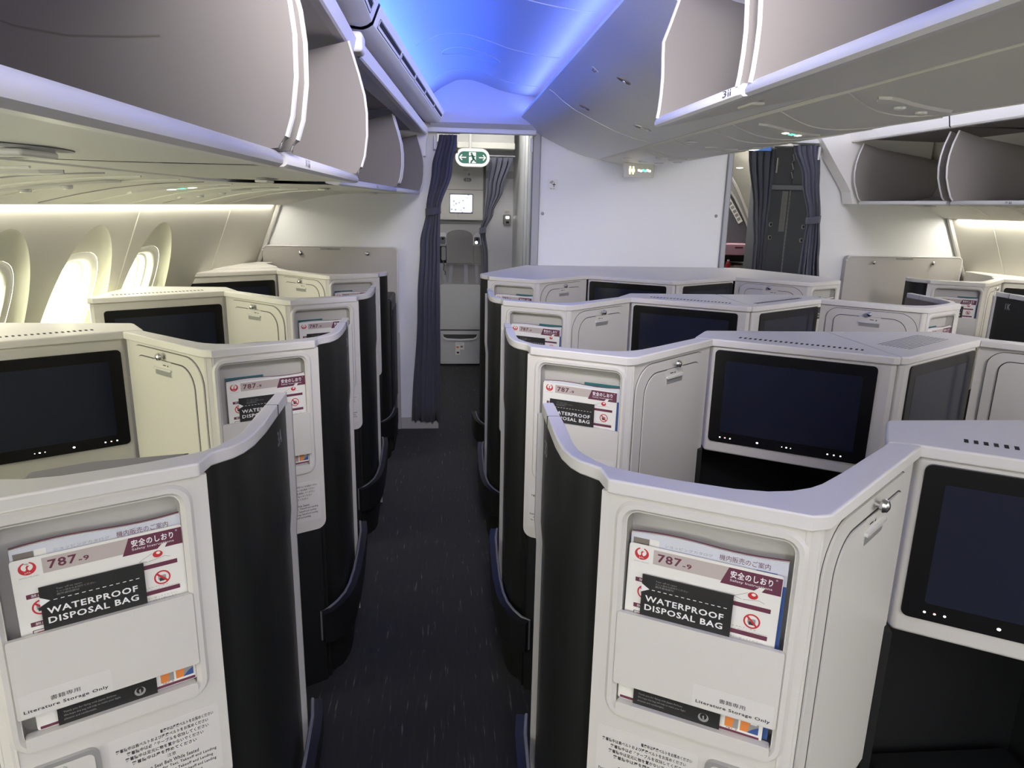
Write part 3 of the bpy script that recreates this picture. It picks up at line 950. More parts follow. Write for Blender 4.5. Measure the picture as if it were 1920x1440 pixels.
WHERE = {('L', 1): 'the nearest pocket left of the aisle', ('L', 2): 'the second pocket left of the aisle', ('L', 3): 'the third pocket left of the aisle', ('L', 4): 'the farthest pocket left of the aisle',
         ('C', 1): 'the nearest pocket right of the aisle', ('C', 2): 'the second pocket right of the aisle', ('C', 3): 'the third pocket right of the aisle', ('C', 4): "the wide counter's left pocket",
         ('G', 3): "the brown-lined suite's pocket", ('G', 4): "the wide counter's right pocket", ('K', 4): 'the pocket by the far right wall'}
LITL = hypot(*LIT1)
for col, k, (x, y), m in pockets:
    a = atan2(-.152, .262)
    if m > 0:
        o, ang = (x, y), a
    else:
        o, ang = (x - LIT1[0], y + LIT1[1]), -a
    u = Vector((cos(ang), sin(ang), 0))
    n = Vector((u.y, -u.x, 0))
    rnd = random.Random(hash((ord(col), k)) % 1000)
    def mtx(u0, z0, d0, tilt=0.):
        p = Vector((o[0], o[1], 0)) + u * u0 + n * d0 + Vector((0, 0, ZC + z0))
        return Matrix.Translation(p) @ Matrix.Rotation(ang, 4, 'Z') @ Matrix.Rotation(tilt, 4, 'Y')
    wh = WHERE[(col, k)]
    j = rnd.uniform(-.002, .002)
    far = k >= 3
    place('leaf', 'teal-topped internet leaflet behind the magazine in ' + wh, 'leaflet', 'internet leaflets in the literature pockets', mtx(.168 if m > 0 else .038, -.812, -.030))
    place('mag', 'pale blue magazine behind the safety card in ' + wh, 'magazine', 'magazines in the literature pockets', mtx((.040 if m > 0 else .036) + j, -.818 if k == 1 else -.832, -.026))
    place('card', 'white 787-9 safety card standing in ' + wh, 'safety card', 'safety cards in the literature pockets', mtx(.036 + j, -.8185 - (.000 if m > 0 else .000), -.015, .012 if m > 0 else -.006))
    place('bag', 'black disposal bag before the card in ' + wh, 'bag', 'disposal bags in the literature pockets', mtx(.064 + j, -.8185, -.0105, .004))

# ------------------------------------------------------------------ the cabin shell
Z = lambda r: r + ZC
b = MB()
b.add([(-2.4, -7, 0), (5.2, -7, 0), (5.2, 8.2, 0), (-2.4, 8.2, 0)], [(0, 1, 2, 3)], 'carpet')
struct(b.build('floor', smooth=False))

def xl(y, r):      # left side wall
    return -1.133 + .40 * (r + .037) - .16 * (5.06 - max(y, 2.3))
def xr(y, r):      # right side wall
    return 3.715 - .45 * (r + .045) + .16 * (5.06 - max(y, 2.3))

# left wall with the scooped window reveals
WINY = [3.73, 3.235, 2.735, 2.24, 1.745, 1.25]
def bowl_loop(yc):
    pts = []
    for i in range(33):
        t = -pi / 2 + i / 32 * pi
        # arch top at -.121, widest near the sill
        s = sin(t)
        half = .205
        pts.append((yc + half * sin(t) * (1 - .10 * cos(t)), -.56 + .439 * cos(t) ** .9))
    pts += [(yc + .195, -.66), (yc + .15, -.755), (yc + .08, -.79), (yc - .08, -.79), (yc - .15, -.755), (yc - .195, -.66)]
    return pts
def resample(loop, n):
    L = [0]
    k = len(loop)
    for i in range(k):
        a, c = loop[i], loop[(i + 1) % k]
        L.append(L[-1] + hypot(c[0] - a[0], c[1] - a[1]))
    out = []
    for j in range(n):
        s = L[-1] * j / n
        i = max(q for q in range(k) if L[q] <= s)
        t = (s - L[i]) / max(L[i + 1] - L[i], 1e-9)
        a, c = loop[i], loop[(i + 1) % k]
        out.append((a[0] + (c[0] - a[0]) * t, a[1] + (c[1] - a[1]) * t))
    return out
def win_loop(yc, hw, hh, zc=-.50, n=40):
    e = 3.2
    out = []
    for i in range(n):
        t = -pi / 2 + 2 * pi * i / n
        c, s = cos(t), sin(t)
        out.append((yc + hw * abs(s) ** (2 / e) * (1 if s >= 0 else -1), zc + hh * abs(c) ** (2 / e) * (1 if c >= 0 else -1)))
    return out
def align(loop, ref):
    """rotate loop so that its first point lies nearest ref's first, same sense"""
    def area2(l):
        return sum(l[i][0] * l[(i + 1) % len(l)][1] - l[(i + 1) % len(l)][0] * l[i][1] for i in range(len(l)))
    if area2(loop) * area2(ref) < 0:
        loop = loop[::-1]
    k = min(range(len(loop)), key=lambda q: (loop[q][0] - ref[0][0]) ** 2 + (loop[q][1] - ref[0][1]) ** 2)
    return loop[k:] + loop[:k]
class WallFr:
    def __init__(s, fx, sg):
        s.fx, s.sg = fx, sg
    def P(s, u, z, d=0.):
        return (s.fx(u, z) + s.sg * d, u, Z(z))
WL, WR = WallFr(xl, 1), WallFr(xr, -1)
N = 48
b = MB()
holes = []
for yc in WINY:
    holes.append(resample(bowl_loop(yc), N))
rect = [(-7, -1.0), (2.3, -1.0), (5.2, -1.0), (5.2, .02), (2.3, .02), (-7, .02)]
b.plate(WL, [(2.3, -1.0), (5.2, -1.0), (5.2, .02), (2.3, .02)], None, 0, 'wall', holes=[h for h, y in zip(holes, WINY) if y > 2.51])
b.plate(WL, [(-7, -1.0), (2.3, -1.0), (2.3, .02), (-7, .02)], None, 0, 'wall', holes=[h for h, y in zip(holes, WINY) if y < 2.0])
b.build('t') if False else None
lw = b
# the hole that straddles the bend is left out of both plates; a panel of its own is not needed there
lw.add([WL.P(-7, -1.0), WL.P(5.2, -1.0), (xl(5.2, -1.0), 5.2, 0), (xl(2.3, -1.0), 2.3, 0), (xl(-7, -1.0), -7, 0), WL.P(2.3, -1.0)], [(0, 5, 3, 4), (5, 1, 2, 3)], 'wall')
struct(lw.build('wall_left'))
n_ = 0
for yc, hl in zip(WINY, holes):
    if 2.0 < yc < 2.51:
        continue
    n_ += 1
    root = struct(empty('window_%d' % n_, (0, 0, 0)))
    b = MB()
    r1 = align(resample(win_loop(yc + .01, .158, .262), N), hl)
    rm = [(a[0] * .5 + c[0] * .5, a[1] * .5 + c[1] * .5) for a, c in zip(hl, r1)]
    b.loft([[WL.P(*p, 0) for p in hl], [WL.P(*p, -.016) for p in [(a[0] * .93 + c[0] * .07, a[1] * .93 + c[1] * .07) for a, c in zip(hl, r1)]], [WL.P(*p, -.036) for p in rm], [WL.P(*p, -.048) for p in r1]], 'bowl', True)
    b.build('window_reveal', root)
    b = MB()
    loops = [(.158, .262, -.0485), (.156, .260, -.052), (.152, .256, -.0505), (.132, .234, -.054), (.126, .228, -.062), (.124, .226, -.085), (.114, .216, -.088), (.112, .214, -.115), (.104, .206, -.118), (.102, .204, -.145)]
    b.loft([[WL.P(*p, d) for p in align(resample(win_loop(yc + .01, hw, hh), N), hl)] for hw, hh, d in loops], 'trimwhite', True)
    b.build('window_frame', root)
    b = MB()
    b.plate(WL, win_loop(yc + .01, .103, .205), None, -.143, 'pane')
    b.build('window_pane', root, smooth=False)
    pl = area('window_portal', WL.P(yc - .11, -.50, -.16), WL.P(yc + .13, -.50, -.16), (.93, 0, -.37), .46, 1, (1, 1, 1))
    pl.data.cycles.is_portal = True
# panel joints of the side wall
for i, y in enumerate((3.49, 4.40)):
    b = MB()
    b.loft([[WL.P(y - .004, r, .001), WL.P(y, r, .004), WL.P(y + .004, r, .001)] for r in (-.03, -.2, -.4, -.6)], 'bowl')
    struct(b.build('trim_%d' % (i + 1)))
b = MB()
b.add([WR.P(-7, .02), WR.P(2.3, .02), WR.P(5.2, .02), WR.P(5.2, -.8), WR.P(2.3, -.8), WR.P(-7, -.8), (xr(5.2, -.8), 5.2, 0), (xr(2.3, -.8), 2.3, 0), (xr(-7, -.8), -7, 0)], [(0, 1, 4, 5), (1, 2, 3, 4), (5, 4, 7, 8), (4, 3, 6, 7)], 'wall')
struct(b.build('wall_right'))
b = MB()
b.loft([[WR.P(4.72 - .004, r, .001), WR.P(4.72, r, .004), WR.P(4.72 + .004, r, .001)] for r in (-.04, -.2, -.4, -.6)], 'bowl')
struct(b.build('trim_3'))
b = MB()
b.add([(-2.6, -7, 0), (5.2, -7, 0), (5.2, -7, 2.7), (-2.6, -7, 2.7)], [(0, 1, 2, 3)], 'bulk')
struct(b.build('wall_back', smooth=False))

# outer skin that closes the cabin above the panels, and the walls around galley and entry
b = MB()
rows = [[(xl(y, .02) - .002, y, Z(.018)), (-1.35, y, 2.3), (-.6, y, 2.78), (3.3, y, 2.78), (4.05, y, 2.3), (xr(y, .02) + .002, y, Z(.018))] for y in (-7, 2.3, 5.2)]
b.loft(rows, 'seam')
struct(b.build('ceiling_skin', smooth=False))
b = MB()
b.box(4.38, 4.45, 5.05, 8.15, 0, 2.8, 'grey')
b.box(.60, 4.45, 8.08, 8.15, 0, 2.8, 'grey')
b.box(-1.45, .64, 7.36, 7.42, 0, 2.8, 'grey')
struct(b.build('wall_outer', smooth=False))
# service panels (underside of the bins down to the side wall)
def psu(fx, y0, y1, prof, m_, name):
    b = MB()
    rows = []
    n = max(2, int((y1 - y0) / .25))
    for i in range(n + 1):
        y = y0 + (y1 - y0) * i / n
        rows.append([(fx(y, t), y, Z(z)) for t, z in prof])
    b.loft(rows, m_)
    return struct(b.build(name))
PS = [(0, .060), (.003, .052), (.12, .050), (.30, .043), (.50, .026), (.70, .002), (.86, -.020), (.95, -.032), (1.0, -.037), (1.0, -.020)]
def lerp(a, c, t):
    return a + (c - a) * t
def junc(y):       # inboard edge of the left service panel
    return -.70 if y < 2.3 else lerp(-.74, -.54, (y - 2.3) / 2.75)
psu(lambda y, t: lerp(junc(y), xl(y, -.037) + .035, t), -7, 5.12, PS, 'psu', 'ceiling_service_panel_left')
psu(lambda y, t: lerp(3.36, xr(y, -.045) - .03, t), -7, 5.12, PS, 'psu', 'ceiling_service_panel_right')
# raised curved ribs and reading lamp scoops of the left service panel
def on_psu(y, t):
    x = lerp(junc(y), xl(y, -.037) + .035, t)
    for (t0, z0), (t1, z1) in zip(PS[1:], PS[2:]):
        if t0 <= t <= t1:
            return (x, y, Z(lerp(z0, z1, (t - t0) / (t1 - t0))))
    return (x, y, Z(-.037))
def on_psu_r(y, t):
    x = lerp(3.36, xr(y, -.045) - .03, t)
    p = on_psu(y, t)
    return (x, y, p[2])
def rib(fn, y, dy, name='ceiling_rib', m_='psu', rad=.004):
    b = MB()
    pts = [fn(y + dy * (t ** 1.5), t) for t in [i / 12 for i in range(1, 12)]]
    b.tube([(p[0], p[1], p[2] - .001) for p in pts], rad, m_, n=6)
    return struct(b.build(name))
for y in (1.02, 1.45, 1.95, 2.22, 2.75, 3.05, 3.6, 3.95):
    rib(on_psu, y, .22)
for y in (1.22, 1.75, 2.5, 3.3):
    rib(on_psu, y, .22, m_='greyink', rad=.0022)
for y in (4.55, 4.25, 3.95, 3.65):
    rib(on_psu_r, y, .15)

def lamp_scoop(fn, y, t0, t1, dy, sign, label, nm='reading_light_panel', k=1.):
    """elongated oval recess across the service panel, with a lit sign or a lens at its inner end"""
    r = empty(nm, fn(y, (t0 + t1) / 2))
    o = Vector(r.location)
    b = MB()
    def P(s, q, d):
        t = lerp(t0, t1, s)
        yy = y + dy * s + q
        p = Vector(fn(yy, t)) - o
        return (p.x, p.y, p.z - d)
    rows = []
    for i in range(13):
        s = i / 12
        h = .045 * k * (max(1 - (2 * s - 1) ** 4, .0) ** .5) + .002
        rows.append([P(s, -h, 0), P(s, -h * .8, .007), P(s, h * .8, .007), P(s, h, 0)])
    b.loft(rows, 'psu')
    b.build('housing', r)
    if sign:
        b = MB()
        for j in range(3):
            for q in range(2):
                s0 = .40 + j * .10
                b.add([P(s0, -.018 + q * .02, .0085), P(s0 + .06, -.018 + q * .02, .0085), P(s0 + .06, -.004 + q * .02, .0085), P(s0, -.004 + q * .02, .0085)], [(0, 1, 2, 3)], 'litgreen' if j == 1 else 'lit')
        b.build('lit_symbols', r, smooth=False)
    else:
        b = MB()
        for s0 in (.3, .6):
            c = P(s0, 0, .007)
            b.lathe(c, (0, 0, -1), [(.016, 0), (.015, .006), (.009, .009), (0, .0095)], 'lens', 12)
        b.build('lens', r)
    tag(r, label, 'light', 'service panel lights')
lamp_scoop(on_psu, 1.66, .62, .12, -.02, True, 'lit seat belt sign on the left panel nearest the camera')
lamp_scoop(on_psu, 2.18, .70, .28, .05, False, 'reading light beyond the nearest seat belt sign on the left panel')
lamp_scoop(on_psu, 2.83, .62, .14, .02, True, 'lit seat belt sign on the left panel above the second window')
lamp_scoop(on_psu, 3.35, .72, .30, .06, False, 'reading light on the left panel over the forward window')
lamp_scoop(on_psu_r, 4.12, .50, .15, .0, True, 'lit seat belt sign under the far right bins')

# ------------------------------------------------------------------ overhead bins
E_PROF = [(.0, .027), (.012, .045), (.022, .075), (.030, .13), (.031, .19), (.026, .237), (.012, .292), (-.013, .376)]
E_BULGE = [(.0, .027), (.016, .045), (.036, .09), (.058, .15), (.066, .21), (.064, .27), (.052, .33), (.026, .405)]
E_CENTRE = [(-.002, .020), (-.005, .039), (-.008, .078), (-.009, .117), (-.006, .172), (-.005, .200), (-.020, .242), (-.039, .300), (-.048, .335)]
def make_bin(label, loc, rz, side, y0, y1, prof, depth, rise, tall, letters=None, group='open overhead bins', hy=None):
    """local x towards the aisle, y along the cabin, origin on the lower lip edge"""
    r = empty('overhead_bin', loc, rz)
    sx = side
    def P(x, y, z):
        return (sx * x, y, z)
    top = prof[-1]
    back_top = (-depth, tall)
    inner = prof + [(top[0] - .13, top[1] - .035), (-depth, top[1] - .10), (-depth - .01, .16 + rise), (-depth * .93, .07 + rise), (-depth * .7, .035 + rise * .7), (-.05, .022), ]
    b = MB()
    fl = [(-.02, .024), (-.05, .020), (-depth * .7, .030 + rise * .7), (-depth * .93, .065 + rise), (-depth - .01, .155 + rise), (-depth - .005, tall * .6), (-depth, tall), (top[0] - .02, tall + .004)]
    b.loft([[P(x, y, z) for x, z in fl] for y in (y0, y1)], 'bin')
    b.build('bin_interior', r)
    for ye, s in ((y0, 1), (y1, -1)):
        b = MB()
        n = len(inner)
        v = [P(x, ye, z) for x, z in inner] + [P(x, ye + s * .012, z) for x, z in inner]
        tri = tessellate_polygon([[Vector((x, z, 0)) for x, z in inner]])
        f = [tuple(t) for t in tri] + [tuple(n + i for i in t) for t in tri] + [(i, (i + 1) % n, n + (i + 1) % n, n + i) for i in range(n)]
        b.add(v, f, 'bin')
        ew = b.build('end_wall', r)
        b = MB()
        b.tube([P(x, ye + s * .006, z) for x, z in prof], .006, 'lip', n=8)
        b.build('edge_strip', ew)
    b = MB()
    lipc = [(-.055, .020), (-.050, .006), (-.020, -.001), (-.004, -.001), (.003, .004), (.004, .010), (.0, .019), (-.008, .0250), (-.030, .0235)]
    lipc = [(x, z + rise * max(0, -x)) for x, z in lipc]
    m0, m1 = y0 - .012, y1 + .012
    rows = [[P(x * .8 - .004, y, z * .8 + .002) for x, z in lipc] if e else [P(x, y, z) for x, z in lipc] for y, e in ((m0, 1), (m0 + .008, 0), (m1 - .008, 0), (m1, 1))]
    b.loft(rows, 'lip', True)
    for rw in (rows[0], rows[-1]):
        b.add(rw, [tuple(range(len(rw)))], 'lip')
    lp = b.build('lip', r)
    b = MB()
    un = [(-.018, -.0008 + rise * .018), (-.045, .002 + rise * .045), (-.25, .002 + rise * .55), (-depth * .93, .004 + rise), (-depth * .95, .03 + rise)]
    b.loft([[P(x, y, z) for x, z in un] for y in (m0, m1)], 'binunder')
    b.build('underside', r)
    ym = (y0 + y1) / 2 if not hy else hy
    zb = .002 + rise * .30
    b = MB()
    rows = []
    for i in range(9):
        t = i / 8
        h = .022 * sin(pi * t) ** .7 + .001
        rows.append([P(-.13 + q * h - (.08 if rise == 0 else .0), ym - .09 + .18 * t, zb - .001 - .006 * sin(pi * t) * (1 - abs(q))) for q in (-1, -.4, .4, 1)])
    b.loft(rows, 'grey')
    b.box(*sorted((sx * (-.150 - (.08 if rise == 0 else 0)), sx * (-.118 - (.08 if rise == 0 else 0)))), ym - .05, ym + .03, zb - .012, zb - .004, 'binunder')
    b.build('bin_latch', r, bevel=.004)
    if letters:
        fr = Fr((0, 0), (0, -1) if sx < 0 else (0, 1), (sx, 0))
        fr.P = (lambda u, z, d=0., sg=(-1 if sx < 0 else 1): P(.0035 + d, sg * u, z))
        b = MB()
        txt, yy = letters
        s = -1 if sx < 0 else 1
        b.text(fr, txt, s * yy, .008, .020, .012, .0012, 'ink')
        for k in range(2):
            b.plate(fr, ell(s * yy + .030 + k * .010, .018, .0022, .0022, 8), None, .0012, 'ink')
            b.plate(fr, [(s * yy + .0275 + k * .010, .007), (s * yy + .0325 + k * .010, .007), (s * yy + .0325 + k * .010, .015), (s * yy + .0275 + k * .010, .015)], None, .0012, 'ink')
        b.build('row_marking', lp, smooth=False)
    tag(r, label, 'overhead bin', group)
    return r
TILT = math.atan(.0727)
make_bin('nearest open overhead bin at upper left, with a dark scuff on its inside', (-.258, 0, Z(.050)), 0, 1, .10, 1.195, E_PROF, .46, .0, .395, hy=.90)
make_bin('second open overhead bin on the left, ahead of the scuffed one', (-.254, 0, Z(.050)), 0, 1, 1.245, 2.17, E_PROF, .46, .0, .395, ('3AC', 1.36), hy=1.98)
LO = (-.352, 2.45)
make_bin('third open overhead bin on the left, behind the step in the row', (*LO, Z(.048)), -TILT, 1, .06, 1.375, E_PROF, .40, .0, .40, ('2AC', .75))
make_bin('last open overhead bin on the left, next to the curtain', (*LO, Z(.048)), -TILT, 1, 1.425, 2.47, E_PROF, .40, .0, .40)
make_bin('open centre overhead bin marked row 3 near the middle of the ceiling', (.544, 0, Z(.201)), 0, -1, 1.375, 1.905, E_CENTRE, .52, .095, .365, ('3', 1.44))
make_bin('big open centre overhead bin at the upper right corner', (.544, 0, Z(.199)), 0, -1, .15, 1.328, E_CENTRE, .52, .095, .365)
make_bin('far right overhead bin beside the white filler panel', (2.893, 0, Z(.046)), 0, -1, 4.02, 4.90, E_BULGE, .56, .0, .43)
make_bin('far right overhead bin cut by the right edge of the photo', (2.893, 0, Z(.046)), 0, -1, 2.6, 3.96, E_BULGE, .56, .0, .43, ('1JK', 3.55))
# scuff on the inside wall of the nearest bin
sc = MB()
pts = [(-.60, .235), (-.555, .222), (-.50, .205), (-.43, .195), (-.35, .197), (-.30, .20)]
rows = [[(-.258 + x + .14, 1.1945 - .0125, Z(.05) + z + dz - .02) for dz in (-.0012, .0012)] for x, z in pts]
sc.loft(rows, 'lining')
so = sc.build('scuff_mark', smooth=False)
for o in COL.objects:
    if o.type == 'EMPTY' and str(o.get('label', '')).startswith('nearest open overhead'):
        so.parent = o
        so.location = Vector((0, 0, 0)) - Vector(o.location)

# fixed trim above the bins, air grilles and the curved ceilings
def profile(name, fx, ys, prof, m_, kind_name=None, smooth=True, thick=0.):
    b = MB()
    b.loft([[(fx(y) + x, y, Z(z)) for x, z in prof] for y in ys], m_)
    o = b.build(name, smooth=smooth, thick=thick)
    return struct(o)
fa = lambda y: -.263
fb = lambda y: lerp(-.263, -.125, (y - 2.4) / 2.5)
FASC = [(-.03, .436), (-.002, .428), (.004, .432), (.013, .468), (.006, .477), (-.03, .477)]
profile('trim_fascia', fa, (-7, 2.335), [(x - .012, z) for x, z in FASC], 'trimwhite')
profile('trim_fascia', fb, (2.41, 4.92), [(x, z + 0.0) for x, z in FASC], 'trimwhite')
b = MB()
b.box(-.285, -.245, 2.33, 2.42, Z(.432), Z(.49), 'trimwhite')
struct(b.build('trim_hinge_cover', bevel=.012, seg=3))
profile('trim_slot', fa, (-7, 2.4), [(-.40, .575), (-.058, .575), (-.058, .505), (-.058, .47), (-.40, .47)], 'black')
profile('trim_slot', fb, (2.38, 5.05), [(-.40, .575), (-.058, .575), (-.058, .505), (-.058, .47), (-.40, .47)], 'black')
profile('ceiling_bin_roof', fa, (-7, 2.4), [(-.012, .436), (-.10, .440), (-.50, .46), (-.52, .2)], 'binunder')
profile('ceiling_bin_roof', fb, (2.4, 5.05), [(-.012, .436), (-.10, .452), (-.42, .462), (-.44, .2)], 'binunder')
profile('ceiling_bin_roof', lambda y: 0, (-7, 5.05), [(2.80, .466), (2.86, .478), (3.42, .49), (3.47, .2)], 'binunder')
ca = lambda y: -.263
cb = lambda y: lerp(-.263, -.070, (y - 2.4) / 2.6)
VAL = [(-.06, .512), (.012, .506), (.030, .512), (.045, .522), (.068, .577), (.064, .583), (.04, .584), (-.085, .584), (-.095, .70)]
def valance(fx, y0, y1, name):
    # sloped face with rectangular air slots cut as dark recesses
    o = profile(name, fx, (y0, y1), VAL, 'trimwhite')
    return o
valance(ca, -7, 2.36, 'ceiling_valance_left')
valance(cb, 2.40, 5.02, 'ceiling_valance_front')
def slot(fx, y0, y1):
    r = empty('air_grille', (0, 0, 0))
    def Q(y, t, d):
        x = lerp(.046, .067, t)
        z = lerp(.5245, .5745, t)
        n = (.92, -.39)
        return (fx(y) + x + n[0] * d, y, Z(z + n[1] * d))
    b = MB()
    b.add([Q(y0, .05, .0012), Q(y1, .05, .0012), Q(y1, .55, .0012), Q(y0, .55, .0012)], [(0, 1, 2, 3)], 'trimwhite')
    b.add([Q(y0 + .01, .22, .002), Q(y1 - .01, .22, .002), Q(y1 - .01, .50, .002), Q(y0 + .01, .50, .002)], [(0, 1, 2, 3)], 'black')
    b.tube([Q(y0, .05, .001), Q(y1, .05, .001), Q(y1, .55, .001), Q(y0, .55, .001)], .0012, 'seam', n=4, closed=True)
    b.build('grille', r, smooth=False)
    return r
for i, (y0, y1, fx, where) in enumerate(((1.55, 2.28, ca, 'nearest the camera'), (2.46, 2.95, cb, 'just ahead of the panel step'), (2.98, 3.42, cb, 'third from the camera'), (3.45, 3.86, cb, 'third from the curtain'),
                                        (3.89, 4.36, cb, 'second from the curtain'), (4.39, 4.9, cb, 'nearest the curtain'))):
    s = slot(fx, y0, y1)
    tag(s, 'black air grille in the strip above the left bins, ' + where, 'air grille', 'air grilles above the left bins')

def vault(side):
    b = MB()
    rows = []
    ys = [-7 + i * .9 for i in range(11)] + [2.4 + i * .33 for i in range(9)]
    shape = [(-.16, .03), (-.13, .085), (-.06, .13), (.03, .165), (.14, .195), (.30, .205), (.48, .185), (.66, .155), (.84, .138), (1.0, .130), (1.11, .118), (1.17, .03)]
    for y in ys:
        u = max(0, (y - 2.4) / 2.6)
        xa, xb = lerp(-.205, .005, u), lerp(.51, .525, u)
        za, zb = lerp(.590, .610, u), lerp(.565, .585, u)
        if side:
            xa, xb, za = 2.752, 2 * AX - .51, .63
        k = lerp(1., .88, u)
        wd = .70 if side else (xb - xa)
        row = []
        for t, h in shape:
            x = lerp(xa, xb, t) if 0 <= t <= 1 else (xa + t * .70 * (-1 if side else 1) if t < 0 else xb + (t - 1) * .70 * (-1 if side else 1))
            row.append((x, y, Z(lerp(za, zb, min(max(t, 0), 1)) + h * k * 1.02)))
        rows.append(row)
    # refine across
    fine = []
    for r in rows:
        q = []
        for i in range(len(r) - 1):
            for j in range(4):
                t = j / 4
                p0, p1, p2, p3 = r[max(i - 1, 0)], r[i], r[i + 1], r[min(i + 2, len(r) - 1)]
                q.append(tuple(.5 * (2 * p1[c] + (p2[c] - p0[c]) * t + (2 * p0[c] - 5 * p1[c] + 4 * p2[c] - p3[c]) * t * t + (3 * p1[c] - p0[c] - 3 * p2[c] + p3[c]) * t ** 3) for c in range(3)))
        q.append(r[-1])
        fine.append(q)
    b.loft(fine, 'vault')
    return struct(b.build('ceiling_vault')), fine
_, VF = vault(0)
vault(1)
def vault_at(y, i):
    ys = [r[0][1] for r in VF]
    k = max(q for q in range(len(ys) - 1) if ys[q] <= y)
    t = (y - ys[k]) / (ys[k + 1] - ys[k])
    a, c = VF[k][i], VF[k + 1][i]
    return tuple(lerp(a[j], c[j], t) for j in range(3))
for y, sk in ((2.85, .0), (3.72, .0), (4.62, .0)):
    b = MB()
    b.tube([(lambda p: (p[0], p[1], p[2] - .001))(vault_at(y, i)) for i in range(8, len(VF[0]) - 6)], .003, 'vault', n=6)
    struct(b.build('ceiling_joint'))
b = MB()
lo = []
for j in range(40):
    t = 2 * pi * j / 40
    fi = 20.5 + 6.5 * cos(t)
    i = int(fi)
    p0, p1 = vault_at(4.12 + .10 * sin(t), i), vault_at(4.12 + .10 * sin(t), i + 1)
    lo.append(tuple(lerp(p0[c], p1[c], fi - i) - (.002 if c == 2 else 0) for c in range(3)))
b.tube(lo, .0028, 'vault', n=6, closed=True)
tag(b.build('speaker_ring'), 'thin oval ring in the blue ceiling above the aisle', 'ceiling panel')

# smooth centre ceiling ahead of the centre bins, its edge over the aisle, service panel between the two bin rows
CR = [(.622, .66), (.618, .592), (.515, .586), (.505, .578), (.502, .562), (.512, .553), (.535, .540), (.585, .500), (.643, .462), (.717, .427), (.844, .371), (.969, .331), (1.062, .315), (1.066, .325)]
CRB = [(.622, .66), (.618, .600), (.515, .586), (.505, .578), (.502, .562), (.512, .554), (.535, .549), (.58, .560), (.62, .578), (.70, .58), (1.04, .58), (1.06, .33)]
zero = lambda y: 0
for sd in (0, 1):
    f = (lambda p: [((2 * AX - x) if sd else x, z) for x, z in p])
    fx = (lambda y: 0)
    profile('ceiling_centre_panel', fx, (1.92, 3.72, 5.12), f(CR), 'crown')
    profile('ceiling_centre_edge', fx, (-7, 1.925), f(CRB), 'crown')
    b = MB()
    b.prism([(0, 0), (1, 0), (0, 1)], 0, 0.001, 'crown') if False else None
    cap = f([(.545, .556), (.60, .565), (.62, .578), (.78, .58), (1.04, .58), (1.05, .318), (.969, .331), (.844, .371), (.717, .427), (.643, .462), (.585, .500), (.535, .540)])
    tri = tessellate_polygon([[Vector((x, z, 0)) for x, z in cap]])
    b.add([(x, 1.922, Z(z)) for x, z in cap], [tuple(t) for t in tri], 'crown')
    struct(b.build('ceiling_centre_end', smooth=False))
b = MB()
for y in (3.72,):
    b.tube([(x, y, Z(z) - .0005) for x, z in CR[5:-1]], .0022, 'crown', n=6)
struct(b.build('ceiling_joint'))
b = MB()
b.box(1.062, 1.074, -7, 5.05, Z(.318), Z(.36), 'black')
struct(b.build('ceiling_gap', smooth=False))
PC = [(1.074, .345), (1.074, .318), (1.080, .308), (1.14, .298), (1.23, .284), (1.30, .278), (AX, .276)]
PC = PC + [(2 * AX - x, z) for x, z in reversed(PC[:-1])]
profile('ceiling_service_panel_centre', zero, (-7, 0, 2.5, 5.12), PC, 'psu')
def on_c(y, t):
    x = lerp(1.08, 2 * AX - 1.08, t)
    z = .308
    for (x0, z0), (x1, z1) in zip(PC, PC[1:]):
        if x0 <= x <= x1:
            z = lerp(z0, z1, (x - x0) / max(x1 - x0, 1e-6))
    return (x, y, Z(z))
for y in (1.95, 2.35, 2.75, 2.95, 3.45, 3.95):
    b = MB()
    b.tube([(lambda p: (p[0], p[1], p[2] - .0005))(on_c(y + .16 * sin(pi * t), t)) for t in [i / 14 for i in range(15)]], .0028, 'psu', n=6)
    struct(b.build('ceiling_rib'))
lamp_scoop(on_c, 2.62, .08, .62, .12, True, 'lit seat belt sign under the centre bins')
lamp_scoop(on_c, 4.15, .10, .60, .10, False, 'reading light scoop under the centre ceiling near the bulkhead')
lamp_scoop(on_c, 1.92, .12, .62, .1, False, 'reading light under the centre bins at the right edge', k=1.1)
# small lamps in the centre ceiling: rows of oval spotlights
for i, (y, x0) in enumerate(((3.35, 1.15), (4.55, 1.15))):
    for j in range(4):
        t = .12 + j * .2
        p = on_c(y + .12 * sin(pi * t), t)
        b = MB()
        b.lathe((0, 0, 0), (0, 0, -1), [(.030, -.001), (.028, .004), (.020, .006), (.012, .003), (0, .002)], 'lens', 14)
        o = b.build('spot_lamp')
        o.location = p
        tag(o, ('round spot lamp in the row of four under the centre ceiling, ' + ('nearer row' if i == 0 else 'row by the bulkhead')), 'lamp', 'spot lamps, ' + ('nearer row' if i == 0 else 'bulkhead row'))

